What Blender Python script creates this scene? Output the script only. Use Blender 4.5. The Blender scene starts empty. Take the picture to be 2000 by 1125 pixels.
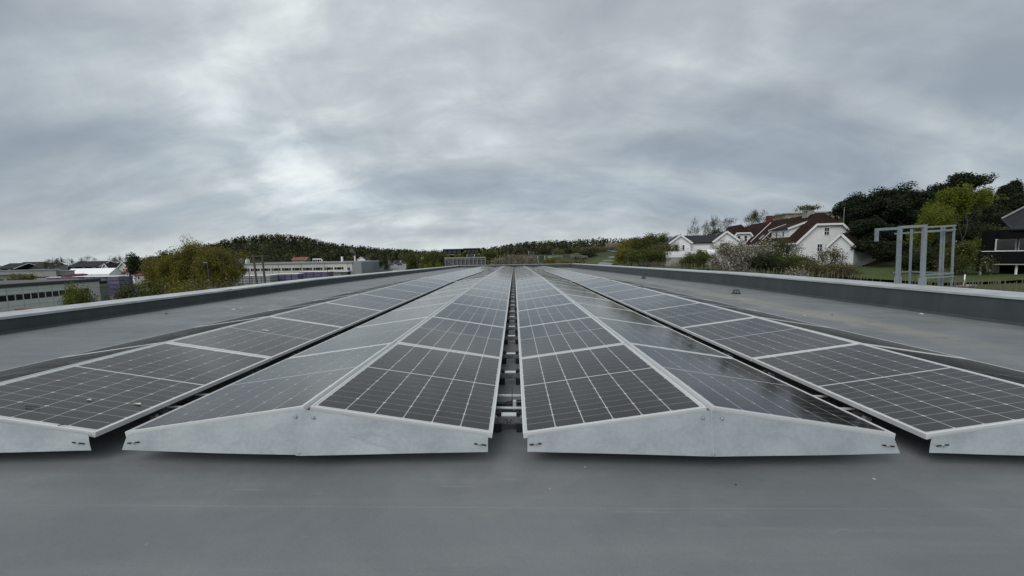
import bpy, bmesh, math, random
import numpy as np
from mathutils import Vector, Matrix, noise as mnoise

S = bpy.context.scene
C = S.collection
R = math.radians
F = 722.0                      # focal length in photo pixels
EYE = 1.33                     # camera height above the roof
CROSSFALL = 0.018              # the roof (and the camera held square to it) leans this much to the right

# ---------------------------------------------------------------- camera
cam = bpy.data.cameras.new('camera'); camo = bpy.data.objects.new('camera', cam); C.objects.link(camo)
cam.sensor_width = 36; cam.lens = 13.0; cam.clip_start = 0.05; cam.clip_end = 6000
LEAN = Matrix.Translation((0, 0, EYE)) @ Matrix.Rotation(CROSSFALL, 4, 'Y') @ Matrix.Translation((0, 0, -EYE))
camo.matrix_world = LEAN @ (Matrix.Translation((0, 0, EYE)) @ Matrix.Rotation(0.0062, 4, 'Z') @ Matrix.Rotation(R(90 - 5.03), 4, 'X'))
S.camera = camo
CM = camo.matrix_world.copy()

# ---------------------------------------------------------------- sky
SUN_EL, SUN_AZ = R(46), R(-142)          # azimuth from +Y, negative = left
sund = Vector((math.sin(SUN_AZ) * math.cos(SUN_EL), math.cos(SUN_AZ) * math.cos(SUN_EL), math.sin(SUN_EL)))
W = bpy.data.worlds.new('World'); S.world = W; W.use_nodes = True
nt = W.node_tree; nt.nodes.clear()
def N(t, **kw):
    n = nt.nodes.new(t)
    for k, v in kw.items():
        if k.startswith('i_'):
            key = k[2:]; key = int(key) if key.isdigit() else key
            n.inputs[key].default_value = v
        else: setattr(n, k, v)
    return n
def math_(op, a, b=None, clamp=False):
    n = nt.nodes.new('ShaderNodeMath'); n.operation = op; n.use_clamp = clamp
    for i, v in enumerate((a, b)):
        if v is None: continue
        if isinstance(v, (int, float)): n.inputs[i].default_value = v
        else: nt.links.new(v, n.inputs[i])
    return n.outputs[0]
def mixc(f, a, b):
    n = nt.nodes.new('ShaderNodeMix'); n.data_type = 'RGBA'
    for i, v in ((0, f), (6, a), (7, b)):
        if isinstance(v, (int, float)): n.inputs[i].default_value = v
        elif isinstance(v, tuple): n.inputs[i].default_value = (*v, 1)
        else: nt.links.new(v, n.inputs[i])
    return n.outputs[2]
def mapr(v, a, b, c=0., d=1., smooth=True):
    n = nt.nodes.new('ShaderNodeMapRange'); n.interpolation_type = 'SMOOTHSTEP' if smooth else 'LINEAR'
    nt.links.new(v, n.inputs[0])
    for i, x in zip((1, 2, 3, 4), (a, b, c, d)): n.inputs[i].default_value = x
    return n.outputs[0]
sky = N('ShaderNodeTexSky', sky_type='NISHITA', sun_disc=False, sun_elevation=SUN_EL, sun_rotation=SUN_AZ, air_density=1, dust_density=2)
tc = N('ShaderNodeTexCoord'); sp = N('ShaderNodeSeparateXYZ'); nt.links.new(tc.outputs['Generated'], sp.inputs[0])
X, Y, Z = sp.outputs
zz = math_('ADD', math_('MAXIMUM', Z, 0.0), 0.42)
u = math_('DIVIDE', X, zz); v = math_('DIVIDE', Y, zz)
cb = N('ShaderNodeCombineXYZ'); nt.links.new(u, cb.inputs[0]); nt.links.new(v, cb.inputs[1])
def cloud(scale, sx, sy, rot, loc, detail, rough, dist):
    mp = N('ShaderNodeMapping'); nt.links.new(cb.outputs[0], mp.inputs[0])
    mp.inputs['Scale'].default_value = (sx, sy, 1); mp.inputs['Rotation'].default_value = (0, 0, rot); mp.inputs['Location'].default_value = loc
    n = N('ShaderNodeTexNoise'); n.inputs['Scale'].default_value = scale; n.inputs['Detail'].default_value = detail
    n.inputs['Roughness'].default_value = rough; n.inputs['Distortion'].default_value = dist
    nt.links.new(mp.outputs[0], n.inputs['Vector']); return n.outputs[0]
K = (8.2, 4.4)
c1 = cloud(1.35, 0.85, 1.0, R(20), (K[0], K[1], 0), 4.5, 0.52, 0.5)      # broad masses
c2 = cloud(4.2, 0.8, 1.25, R(16), (K[1] * 3, K[0] * 2, 0), 8.0, 0.60, 0.5)       # ripples and rags
c3 = cloud(2.0, 0.45, 1.6, R(8), (K[0] * 1.7, 9.2, 0), 6.0, 0.52, 0.4)      # long streaks low in the sky
mix1 = math_('ADD', math_('MULTIPLY', c1, 0.52), math_('MULTIPLY', c2, 0.24))
tot = math_('ADD', mix1, math_('MULTIPLY', c3, 0.24))
# the deck is thinner where the light comes through
def near(d, lo, hi):
    vm = N('ShaderNodeVectorMath', operation='DOT_PRODUCT'); nt.links.new(tc.outputs['Generated'], vm.inputs[0]); vm.inputs[1].default_value = d
    return mapr(vm.outputs['Value'], lo, hi)
def sdir(az, el): return (math.sin(R(az)) * math.cos(R(el)), math.cos(R(az)) * math.cos(R(el)), math.sin(R(el)))
tot = math_('ADD', tot, math_('MULTIPLY', near(sdir(-20, 24), 0.80, 1.0), 0.040))
tot = math_('ADD', tot, math_('MULTIPLY', near(sdir(-40, 30), 0.90, 1.0), 0.025))
tot = math_('ADD', tot, math_('MULTIPLY', near(sdir(30, 30), 0.75, 1.0), -0.008))
ramp = N('ShaderNodeValToRGB'); nt.links.new(tot, ramp.inputs[0])
cr = ramp.color_ramp; cr.interpolation = 'B_SPLINE'
cols = [(0.38, (.212, .238, .264)), (0.46, (.262, .291, .318)), (0.53, (.318, .350, .372)), (0.60, (.405, .438, .450)), (0.69, (.65, .685, .68))]
cr.elements[0].position = cols[0][0]; cr.elements[0].color = (*cols[0][1], 1)
cr.elements[1].position = cols[-1][0]; cr.elements[1].color = (*cols[-1][1], 1)
for p_, c_ in cols[1:-1]:
    e = cr.elements.new(p_); e.color = (*c_, 1)
# low in the deck the cloud bases show bluer and darker; under them a pale strip of far sky
bandz = math_('MULTIPLY', mapr(Z, 0.03, 0.10), mapr(Z, 0.14, 0.50, 1.0, 0.0))
shade = mixc(math_('MULTIPLY', bandz, mapr(c3, 0.38, 0.60, 1.0, 0.2)), (1., 1., 1.), (.84, .885, .93))
mul = N('ShaderNodeMix', data_type='RGBA', blend_type='MULTIPLY'); mul.inputs[0].default_value = 1.0
nt.links.new(ramp.outputs[0], mul.inputs[6]); nt.links.new(shade, mul.inputs[7])
low2 = math_('MULTIPLY', mapr(Z, 0.0, 0.07, 1.0, 0.0), mapr(c2, 0.35, 0.62, 0.55, 1.0))
clouds = mixc(math_('MULTIPLY', low2, 0.9), mul.outputs[2], (.47, .505, .51))
scaled = N('ShaderNodeVectorMath', operation='SCALE'); nt.links.new(clouds, scaled.inputs[0]); scaled.inputs['Scale'].default_value = 10.0
both = mixc(0.96, sky.outputs[0], scaled.outputs[0])
bg = N('ShaderNodeBackground'); nt.links.new(both, bg.inputs[0]); bg.inputs[1].default_value = 0.1
wo = N('ShaderNodeOutputWorld'); nt.links.new(bg.outputs[0], wo.inputs[0])

# ---------------------------------------------------------------- sun behind the clouds
sl = bpy.data.lights.new('sun', 'SUN'); sl.energy = 1.1; sl.angle = R(45); sl.color = (1, .97, .93)
so = bpy.data.objects.new('sun', sl); C.objects.link(so)
so.rotation_euler = (-sund).to_track_quat('-Z', 'Y').to_euler()
S.view_settings.view_transform = 'Standard'; S.view_settings.look = 'None'
S.view_settings.exposure = 0.62; S.view_settings.gamma = 1; S.view_settings.use_curve_mapping = False
S.render.engine = 'CYCLES'
S.cycles.max_bounces = 5; S.cycles.diffuse_bounces = 3; S.cycles.glossy_bounces = 3; S.cycles.transparent_max_bounces = 6

# ================================================================ helpers
def tag(o, label=None, cat=None, group=None, kind=None):
    if label: o['label'] = label
    if cat: o['category'] = cat
    if group: o['group'] = group
    if kind: o['kind'] = kind
    return o
def empty(name, loc=(0, 0, 0), rz=0.0, label=None, cat=None, group=None, m=None):
    o = bpy.data.objects.new(name, None); C.objects.link(o); o.empty_display_size = .2
    if m is not None: o.matrix_world = m
    else: o.location = loc; o.rotation_euler = (0, 0, rz)
    return tag(o, label, cat, group)
class MB:
    """collects faces for one mesh"""
    def __init__(s): s.v = []; s.f = []; s.mi = []; s.cur = 0
    def mat(s, i): s.cur = i; return s
    def face(s, pts):
        n = len(s.v); s.v += [tuple(p) for p in pts]; s.f.append(tuple(range(n, n + len(pts)))); s.mi.append(s.cur); return s
    def add(s, vs, fs):
        n = len(s.v); s.v += [tuple(p) for p in vs]; s.f += [tuple(i + n for i in f) for f in fs]; s.mi += [s.cur] * len(fs); return s
    def box(s, a, b):
        x0, y0, z0 = a; x1, y1, z1 = b
        vs = [(x0, y0, z0), (x1, y0, z0), (x1, y1, z0), (x0, y1, z0), (x0, y0, z1), (x1, y0, z1), (x1, y1, z1), (x0, y1, z1)]
        return s.add(vs, [(0, 3, 2, 1), (4, 5, 6, 7), (0, 1, 5, 4), (1, 2, 6, 5), (2, 3, 7, 6), (3, 0, 4, 7)])
    def cbox(s, c, d): return s.box([c[i] - d[i] / 2 for i in range(3)], [c[i] + d[i] / 2 for i in range(3)])
    def prism(s, poly, vec):
        """extrude polygon (list of 3d points) along vec"""
        n = len(poly); a = [Vector(p) for p in poly]; b = [p + Vector(vec) for p in a]
        nrm = sum(((a[i] - a[0]).cross(a[(i + 1) % n] - a[0]) for i in range(1, n - 1)), Vector())
        if nrm.dot(Vector(vec)) > 0: a, b = b, a
        return s.add(a + b, [tuple(range(n)), tuple(reversed(range(n, 2 * n)))] + [(i, i + n, (i + 1) % n + n, (i + 1) % n) for i in range(n)])
    def tube(s, p, q, r0, r1=None, n=8, cap=True):
        p = Vector(p); q = Vector(q); r1 = r0 if r1 is None else r1
        d = (q - p)
        if d.length < 1e-7: return s
        d.normalize(); a = d.orthogonal().normalized(); b = d.cross(a)
        vs = []
        for c, r in ((p, r0), (q, r1)):
            for i in range(n):
                t = 2 * math.pi * i / n; vs.append(c + a * (r * math.cos(t)) + b * (r * math.sin(t)))
        fs = [(i, (i + 1) % n, (i + 1) % n + n, i + n) for i in range(n)]
        if cap: fs += [tuple(reversed(range(n))), tuple(range(n, 2 * n))]
        return s.add(vs, fs)
    def bar(s, p, q, w, h, up=(0, 0, 1)):
        p = Vector(p); q = Vector(q); d = (q - p).normalized(); a = d.cross(Vector(up))
        if a.length < 1e-4: a = d.orthogonal()
        a.normalize(); b = a.cross(d).normalized()
        o = [a * (w / 2) + b * (h / 2), -a * (w / 2) + b * (h / 2), -a * (w / 2) - b * (h / 2), a * (w / 2) - b * (h / 2)]
        return s.add([p + k for k in o] + [q + k for k in o], [(0, 1, 2, 3), (7, 6, 5, 4), (0, 4, 5, 1), (1, 5, 6, 2), (2, 6, 7, 3), (3, 7, 4, 0)])
    def mesh(s, name, *mats):
        me = bpy.data.meshes.new(name); me.from_pydata(s.v, [], s.f)
        for m in mats: me.materials.append(m)
        if len(mats) > 1: me.polygons.foreach_set('material_index', s.mi)
        me.update(); return me
    def build(s, name, mats, parent=None, m=None):
        mats = mats if isinstance(mats, (list, tuple)) else [mats]
        return link(name, s.mesh(name, *mats), parent, m)
def link(name, me, parent=None, m=None):
    o = bpy.data.objects.new(name, me); C.objects.link(o)
    if parent is not None: o.parent = parent
    if m is not None: o.matrix_basis = m
    return o
def quadmesh(name, V, mats, mi=None):
    """V: (n,4,3) array"""
    n = len(V); me = bpy.data.meshes.new(name)
    me.vertices.add(n * 4); me.vertices.foreach_set('co', np.ascontiguousarray(V, dtype=np.float32).ravel())
    me.loops.add(n * 4); me.loops.foreach_set('vertex_index', np.arange(n * 4, dtype=np.int32))
    me.polygons.add(n); me.polygons.foreach_set('loop_start', np.arange(0, n * 4, 4, dtype=np.int32))
    me.polygons.foreach_set('loop_total', np.full(n, 4, dtype=np.int32))
    for m in mats: me.materials.append(m)
    if mi is not None: me.polygons.foreach_set('material_index', mi.astype(np.int32))
    me.update(calc_edges=True); me.validate(); return me

def M(name, col, rough=.6, metal=0., spec=.5, var=0., vscale=3., bump=0., bscale=40., stretch=(1, 1, 1), island=None, transl=0., col2=None, wave=None):
    m = bpy.data.materials.new(name); m.use_nodes = True; t = m.node_tree; n = t.nodes; l = t.links
    b = n['Principled BSDF']; b.inputs['Roughness'].default_value = rough; b.inputs['Metallic'].default_value = metal
    b.inputs['Specular IOR Level'].default_value = spec; b.inputs['Base Color'].default_value = (*col, 1)
    tcn = n.new('ShaderNodeTexCoord'); mp = n.new('ShaderNodeMapping'); mp.inputs['Scale'].default_value = stretch
    l.new(tcn.outputs['Object'], mp.inputs[0])
    src = None
    if island:
        g_ = n.new('ShaderNodeNewGeometry'); r_ = n.new('ShaderNodeValToRGB'); l.new(g_.outputs['Random Per Island'], r_.inputs[0])
        e = r_.color_ramp.elements
        e[0].color = (*island[0], 1); e[1].color = (*island[-1], 1)
        for i, c in enumerate(island[1:-1]): x = e.new((i + 1) / (len(island) - 1)); x.color = (*c, 1)
        src = r_.outputs[0]
    if var or col2:
        no = n.new('ShaderNodeTexNoise'); no.inputs['Scale'].default_value = vscale; no.inputs['Detail'].default_value = 8; no.inputs['Roughness'].default_value = .6
        l.new(mp.outputs[0], no.inputs['Vector'])
        rg = n.new('ShaderNodeMapRange'); l.new(no.outputs[0], rg.inputs[0]); rg.inputs[1].default_value = .3; rg.inputs[2].default_value = .7
        mx = n.new('ShaderNodeMix'); mx.data_type = 'RGBA'; l.new(rg.outputs[0], mx.inputs[0])
        c2 = col2 or tuple(c * (1 + var) for c in col); c1_ = col if col2 else tuple(c * (1 - var) for c in col)
        if src is not None:
            mx.blend_type = 'MULTIPLY'; mx.inputs[0].default_value = 1
            v_ = n.new('ShaderNodeMapRange'); l.new(no.outputs[0], v_.inputs[0]); v_.inputs[1].default_value = .3; v_.inputs[2].default_value = .7; v_.inputs[3].default_value = 1 - var; v_.inputs[4].default_value = 1 + var
            for lk in list(mx.inputs[0].links): l.remove(lk)
            l.new(src, mx.inputs[6]); l.new(v_.outputs[0], mx.inputs[7])
        else:
            mx.inputs[6].default_value = (*c1_, 1); mx.inputs[7].default_value = (*c2, 1)
        src = mx.outputs[2]
    if src is not None: l.new(src, b.inputs['Base Color'])
    if bump:
        bn = n.new('ShaderNodeTexNoise'); bn.inputs['Scale'].default_value = bscale; bn.inputs['Detail'].default_value = 6; l.new(mp.outputs[0], bn.inputs['Vector'])
        bu = n.new('ShaderNodeBump'); bu.inputs['Strength'].default_value = bump; bu.inputs['Distance'].default_value = .02
        l.new(bn.outputs[0], bu.inputs['Height']); l.new(bu.outputs[0], b.inputs['Normal'])
    if wave:   # (axis, scale, strength, distance): boards, tiles, corrugation
        w_ = n.new('ShaderNodeTexWave'); w_.wave_type = 'BANDS'; w_.bands_direction = wave[0]; w_.wave_profile = 'SAW'; w_.inputs['Scale'].default_value = wave[1]
        l.new(tcn.outputs['Object'], w_.inputs['Vector'])
        bu = n.new('ShaderNodeBump'); bu.inputs['Strength'].default_value = wave[2]; bu.inputs['Distance'].default_value = wave[3]
        l.new(w_.outputs[0], bu.inputs['Height']); l.new(bu.outputs[0], b.inputs['Normal'])
    if transl:
        tr = n.new('ShaderNodeBsdfTranslucent'); ms = n.new('ShaderNodeMixShader'); ms.inputs[0].default_value = transl
        if src is not None: l.new(src, tr.inputs[0])
        else: tr.inputs[0].default_value = (*col, 1)
        l.new(b.outputs[0], ms.inputs[1]); l.new(tr.outputs[0], ms.inputs[2]); l.new(ms.outputs[0], n['Material Output'].inputs[0])
    return m

def ray(px, py):
    return CM.to_3x3() @ Vector(((px - 1000) / F, -(py - 562.5) / F, -1))
def at(px, py, D):
    """world point seen at photo pixel (px, py) whose y distance is D"""
    d = ray(px, py); return CM.translation + d * (D / d.y)

# ================================================================ the roof
NEAR_END = 2.275               # y of the panels' near edge
BREAK = 16.25                  # the roof starts to fall away here
FALL = 0.0132
roof_things = []               # everything standing on the roof leans with it
def rz(y): return 0.0 if y < BREAK else -FALL * (y - BREAK)

m_roof = bpy.data.materials.new('roof_membrane'); m_roof.use_nodes = True
t = m_roof.node_tree; n = t.nodes; l = t.links; b = n['Principled BSDF']
tcn = n.new('ShaderNodeTexCoord')
def tn(scale, detail, rough, st=(1, 1, 1), dist=0):
    mp = n.new('ShaderNodeMapping'); mp.inputs['Scale'].default_value = st; l.new(tcn.outputs['Object'], mp.inputs[0])
    q = n.new('ShaderNodeTexNoise'); q.inputs['Scale'].default_value = scale; q.inputs['Detail'].default_value = detail; q.inputs['Roughness'].default_value = rough; q.inputs['Distortion'].default_value = dist
    l.new(mp.outputs[0], q.inputs['Vector']); return q.outputs[0]
def tmap(v, a, b_, c=0., d=1.):
    q = n.new('ShaderNodeMapRange'); q.interpolation_type = 'SMOOTHSTEP'; l.new(v, q.inputs[0])
    for i, x in zip((1, 2, 3, 4), (a, b_, c, d)): q.inputs[i].default_value = x
    return q.outputs[0]
def tmix(f, a, b_, mode='MIX'):
    q = n.new('ShaderNodeMix'); q.data_type = 'RGBA'; q.blend_type = mode
    for i, x in ((0, f), (6, a), (7, b_)):
        if isinstance(x, (int, float)): q.inputs[i].default_value = x
        elif isinstance(x, tuple): q.inputs[i].default_value = (*x, 1)
        else: l.new(x, q.inputs[i])
    return q.outputs[2]
def tm(op, a, b_=None):
    q = n.new('ShaderNodeMath'); q.operation = op
    for i, x in enumerate((a, b_)):
        if x is None: continue
        if isinstance(x, (int, float)): q.inputs[i].default_value = x
        else: l.new(x, q.inputs[i])
    return q.outputs[0]
ROOF_A, ROOF_B = (.132, .142, .148), (.170, .180, .186)
big = tn(.55, 6, .6, (1, 1.6, 1), .4); mid = tn(2.6, 6, .65, (1, 1, 1), .3); fine = tn(260, 4, .7); streak = tn(1.0, 6, .6, (.35, 5, 1), .3)
colr = tmix(tmap(big, .35, .65), ROOF_A, ROOF_B)
colr = tmix(tmap(streak, .45, .75, 0, .35), colr, (.215, .228, .226))
colr = tmix(tmap(mid, .58, .78, 0, .35), colr, (.118, .125, .120))
fv = n.new('ShaderNodeMapRange'); l.new(fine, fv.inputs[0]); fv.inputs[1].default_value = .3; fv.inputs[2].default_value = .7; fv.inputs[3].default_value = .86; fv.inputs[4].default_value = 1.14
colr = tmix(1.0, colr, fv.outputs[0], 'MULTIPLY')
# dried silt left by standing water: along the right side, and patches near the parapets
sx = n.new('ShaderNodeSeparateXYZ'); l.new(tcn.outputs['Object'], sx.inputs[0])
wob = tn(.6, 4, .6); xx = tm('ADD', sx.outputs[0], tm('MULTIPLY', tm('SUBTRACT', wob, .5), 1.6))
band = tm('MULTIPLY', tmap(xx, 6.35, 6.65), tmap(xx, 6.95, 7.5, 1, 0))
yr = tm('MULTIPLY', tmap(sx.outputs[1], 4.5, 7), tmap(sx.outputs[1], 24, 34, 1, .25))
silt = tm('MULTIPLY', tm('MULTIPLY', band, yr), tmap(tn(2.0, 7, .7), .36, .52))
colr = tmix(tm('MULTIPLY', silt, .8), colr, (.26, .245, .205))
wide = tm('MULTIPLY', tm('MULTIPLY', tmap(xx, 6.9, 7.8), tmap(tn(1.1, 7, .7), .45, .7)), .45)
colr = tmix(wide, colr, (.21, .20, .165))
oi = n.new('ShaderNodeObjectInfo'); ov = n.new('ShaderNodeMapRange'); l.new(oi.outputs['Random'], ov.inputs[0]); ov.inputs[3].default_value = .93; ov.inputs[4].default_value = 1.07
colr = tmix(1.0, colr, ov.outputs[0], 'MULTIPLY')
# outlines left where puddles dried, small scuffs
pud = tn(.42, 5, .55, (1, 1.4, 1), .8)
rim = tm('MULTIPLY', tmap(pud, .555, .575), tmap(pud, .575, .62, 1, 0)); colr = tmix(tm('MULTIPLY', rim, .22), colr, (.235, .232, .21))
colr = tmix(tm('MULTIPLY', tmap(pud, .57, .66), .20), colr, (.130, .138, .132))
scf = tn(7, 3, .5, (.25, 2.2, 1), 1.2); colr = tmix(tm('MULTIPLY', tmap(scf, .70, .76), .35), colr, (.29, .30, .29))
spk = n.new('ShaderNodeTexVoronoi'); spk.inputs['Scale'].default_value = 5.5; l.new(tcn.outputs['Object'], spk.inputs['Vector'])
colr = tmix(tm('MULTIPLY', tmap(spk.outputs['Distance'], .02, .05, 1, 0), tmap(tn(1.3, 3, .5), .5, .6)), colr, (.42, .42, .38))
l.new(colr, b.inputs['Base Color'])
b.inputs['Roughness'].default_value = .5; b.inputs['Specular IOR Level'].default_value = .45
l.new(tmap(mid, .3, .7, .42, .62), b.inputs['Roughness'])
bu = n.new('ShaderNodeBump'); bu.inputs['Strength'].default_value = .35; bu.inputs['Distance'].default_value = .0015; l.new(fine, bu.inputs['Height'])
bu2 = n.new('ShaderNodeBump'); bu2.inputs['Strength'].default_value = .5; bu2.inputs['Distance'].default_value = .02; l.new(mid, bu2.inputs['Height']); l.new(bu.outputs[0], bu2.inputs['Normal'])
l.new(bu2.outputs[0], b.inputs['Normal'])

XL0, XL1 = -8.75, -8.50        # inner face of the left parapet: at y=0, at y=END
XR0, XR1 = 9.85, 8.60
END = 57.0
xl = lambda y: XL0 + (XL1 - XL0) * y / END
xr = lambda y: XR0 + (XR1 - XR0) * y / END
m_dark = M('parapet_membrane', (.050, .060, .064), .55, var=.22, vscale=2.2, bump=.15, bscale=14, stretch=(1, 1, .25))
roof = empty('roof'); tag(roof, kind='structure'); roof_things.append(roof)
deck = MB(); deck.box((-9.6, -6, -.45), (11.2, BREAK, -.012)); deck.build('roof_deck', m_dark, roof)
d2 = MB(); zf = rz(58.2)
d2.add([(-9.6, BREAK, -.012), (11.2, BREAK, -.012), (11.2, 58.2, zf - .012), (-9.6, 58.2, zf - .012), (-9.6, BREAK, -.45), (11.2, BREAK, -.45), (11.2, 58.2, zf - .45), (-9.6, 58.2, zf - .45)],
       [(0, 1, 2, 3), (7, 6, 5, 4), (0, 4, 5, 1), (1, 5, 6, 2), (2, 6, 7, 3), (3, 7, 4, 0)]); d2.build('roof_deck', m_dark, roof)
rng = random.Random(4)
y = 1.85 - 7.0
while y < END:
    y1 = min(y + 1.0, END); e = y1 + .05
    mb = MB(); nx = 14; za, zb = rz(y) + .0034, rz(e) + .0010
    top, bot = [], []
    for i in range(nx + 1):
        fx = i / nx; wy = .004 * math.sin(i * 1.7 + y * 3)
        x0 = xl(y) + (xr(y) - xl(y)) * fx; x1 = xl(e) + (xr(e) - xl(e)) * fx
        top.append((x0, y + wy, za)); bot.append((x1, e, zb))
    for i in range(nx):
        mb.face([top[i], top[i + 1], bot[i + 1], bot[i]])
        a_, c_ = top[i], top[i + 1]
        mb.face([(a_[0], a_[1] - .006, a_[2] - .0022), (c_[0], c_[1] - .006, c_[2] - .0022), c_, a_])
    mb.build('membrane_sheet', m_roof, roof)
    y += 1.0

# building below the roof
m_wallout = M('render_wall', (.35, .35, .34), .8, var=.1)
mb = MB(); mb.box((-9.5, -5.8, -9), (11.1, 58.1, -.46 + rz(58.2))); bw = mb.build('building', m_wallout)
tag(bw, 'grey building under the flat roof that carries the solar panels', 'building'); roof_things.append(bw)

m_cap = M('galvanised_coping', (.50, .52, .52), .42, metal=.35, var=.22, vscale=2.5, bump=.06, bscale=6)
def parapet(label, pts_in, pts_out, htop, cap_w_sign):
    """pts: inner line (x,y) a->b, outer offset; cap pieces are parts"""
def parapet_side(label, xin, width, h0, h1, sgn, ys, skirt_h):
    root = empty('parapet_wall', (0, 0, 0), 0, label, 'parapet'); roof_things.append(root)
    a, bb = MB(), None
    seg = [-6, BREAK, END]
    for s0, s1 in zip(seg[:-1], seg[1:]):
        h = lambda yy: rz(yy) + h0 + (h1 - h0) * max(yy, 0) / END
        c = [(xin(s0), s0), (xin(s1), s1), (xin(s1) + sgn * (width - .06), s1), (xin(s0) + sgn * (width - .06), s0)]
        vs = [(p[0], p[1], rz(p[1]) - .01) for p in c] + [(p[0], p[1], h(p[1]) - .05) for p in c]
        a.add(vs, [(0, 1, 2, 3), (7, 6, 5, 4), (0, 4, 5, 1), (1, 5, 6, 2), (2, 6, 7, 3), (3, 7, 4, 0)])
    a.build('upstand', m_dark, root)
    yy = -4.0
    while yy < END - 1:
        q = MB(); h = rz(yy) + h0 + (h1 - h0) * max(yy, 0) / END - .052; x0 = xin(yy)
        q.box((min(x0, x0 - sgn * .004), yy, rz(yy) + .012), (max(x0, x0 - sgn * .004), yy + .12, h)); q.build('lap_joint', m_dark, root); yy += 3.1
    yy = -6.0
    q = MB()
    for s0, s1 in zip(seg[:-1], seg[1:]):
        c = [(xin(s0) - sgn * .13, s0), (xin(s1) - sgn * .13, s1), (xin(s1) - sgn * .006, s1), (xin(s0) - sgn * .006, s0)]
        q.face([(c[0][0], c[0][1], rz(c[0][1]) + .008), (c[1][0], c[1][1], rz(c[1][1]) + .008), (c[2][0], c[2][1], rz(c[2][1]) + .05), (c[3][0], c[3][1], rz(c[3][1]) + .05)])
    q.build('cant_strip', m_dark, root)
    for y0, y1 in zip(ys[:-1], ys[1:]):
        g = .006; mb = MB(); segs = [y0 + g, y1 - g] if not (y0 < BREAK < y1) else [y0 + g, BREAK, y1 - g]
        for s0, s1 in zip(segs[:-1], segs[1:]):
            h = lambda yy: rz(yy) + h0 + (h1 - h0) * max(yy, 0) / END
            i0, i1 = xin(s0) - sgn * .03, xin(s1) - sgn * .03
            o0, o1 = xin(s0) + sgn * width, xin(s1) + sgn * width
            # top sheet with a slight inward fall, folded front lip
            T = [(i0, s0, h(s0)), (i1, s1, h(s1)), (o1, s1, h(s1) + .012), (o0, s0, h(s0) + .012)]
            B = [(x_, y_, z_ - .046) for x_, y_, z_ in T]
            mb.add(T + B, [(0, 1, 2, 3), (7, 6, 5, 4), (0, 4, 5, 1), (1, 5, 6, 2), (2, 6, 7, 3), (3, 7, 4, 0)])
        mb.build('coping', m_cap, root)
        if y1 < END - 1:
            h = rz(y1) + h0 + (h1 - h0) * max(y1, 0) / END
            j = MB(); xi = xin(y1) - sgn * .034; xo = xin(y1) + sgn * (width + .004)
            j.box((min(xi, xo), y1 - .06, h - .052), (max(xi, xo), y1 + .06, h + .016)); j.build('joint_cover', m_cap, root)
    return root
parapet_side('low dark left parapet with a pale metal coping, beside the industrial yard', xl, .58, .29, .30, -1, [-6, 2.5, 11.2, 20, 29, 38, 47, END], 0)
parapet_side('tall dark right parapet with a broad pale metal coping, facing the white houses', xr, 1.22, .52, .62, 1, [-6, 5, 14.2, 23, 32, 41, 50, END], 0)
fw = empty('parapet_wall', (0, 0, 0), 0, 'far cross parapet with a thin pale coping closing the roof behind the panel rows', 'parapet'); roof_things.append(fw)
mb = MB(); xa, xb = -9.02, 9.7; zb_ = rz(END)
mb.add([(xa, END, zb_ - .01), (xb, END, zb_ - .01), (xb, END + .5, zb_ - .01), (xa, END + .5, zb_ - .01), (xa, END, zb_ + .27), (xb, END, zb_ + .58), (xb, END + .5, zb_ + .58), (xa, END + .5, zb_ + .27)],
       [(0, 3, 2, 1), (4, 5, 6, 7), (0, 1, 5, 4), (1, 2, 6, 5), (2, 3, 7, 6), (3, 0, 4, 7)]); mb.build('upstand', m_dark, fw)
mb = MB()
for i in range(4):
    x0 = xa + (xb - xa) * i / 4 + .01; x1 = xa + (xb - xa) * (i + 1) / 4 - .01
    q = lambda x: zb_ + .275 + (.31) * (x - xa) / (xb - xa)
    mb = MB(); mb.add([(x0, END - .04, q(x0)), (x1, END - .04, q(x1)), (x1, END + .55, q(x1)), (x0, END + .55, q(x0)), (x0, END - .04, q(x0) + .05), (x1, END - .04, q(x1) + .05), (x1, END + .55, q(x1) + .05), (x0, END + .55, q(x0) + .05)],
       [(0, 3, 2, 1), (4, 5, 6, 7), (0, 1, 5, 4), (1, 2, 6, 5), (2, 3, 7, 6), (3, 0, 4, 7)]); mb.build('coping', m_cap, fw)

# ================================================================ solar panels
PW, PL, PITCH = 1.175, 1.722, 1.742
TILT = R(8.5)
ZLOW = EYE - 1.132
m_frame = M('anodised_aluminium', (.72, .73, .73), .38, metal=.25, var=.05)
m_back = M('panel_backsheet', (.50, .51, .51), .13, spec=.5, var=.06)
m_cell = bpy.data.materials.new('silicon_cell'); m_cell.use_nodes = True
t = m_cell.node_tree; n = t.nodes; l = t.links; b = n['Principled BSDF']; tcn = n.new('ShaderNodeTexCoord')
g_ = n.new('ShaderNodeNewGeometry'); oi = n.new('ShaderNodeObjectInfo')
rr = tm('FRACT', tm('ADD', g_.outputs['Random Per Island'], oi.outputs['Random']))
dust = tn(5, 7, .68); dust2 = tn(1.2, 4, .6)
colc = tmix(rr, (.0095, .0078, .0076), (.0150, .0128, .0130))
colc = tmix(tm('MULTIPLY', tmap(dust, .40, .78), .20), colc, (.17, .165, .155))
colc = tmix(tmap(dust2, .4, .7, 0, .06), colc, (.17, .165, .155))
l.new(colc, b.inputs['Base Color']); l.new(tmap(dust, .3, .8, .08, .17), b.inputs['Roughness']); b.inputs['Specular IOR Level'].default_value = .56

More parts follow.
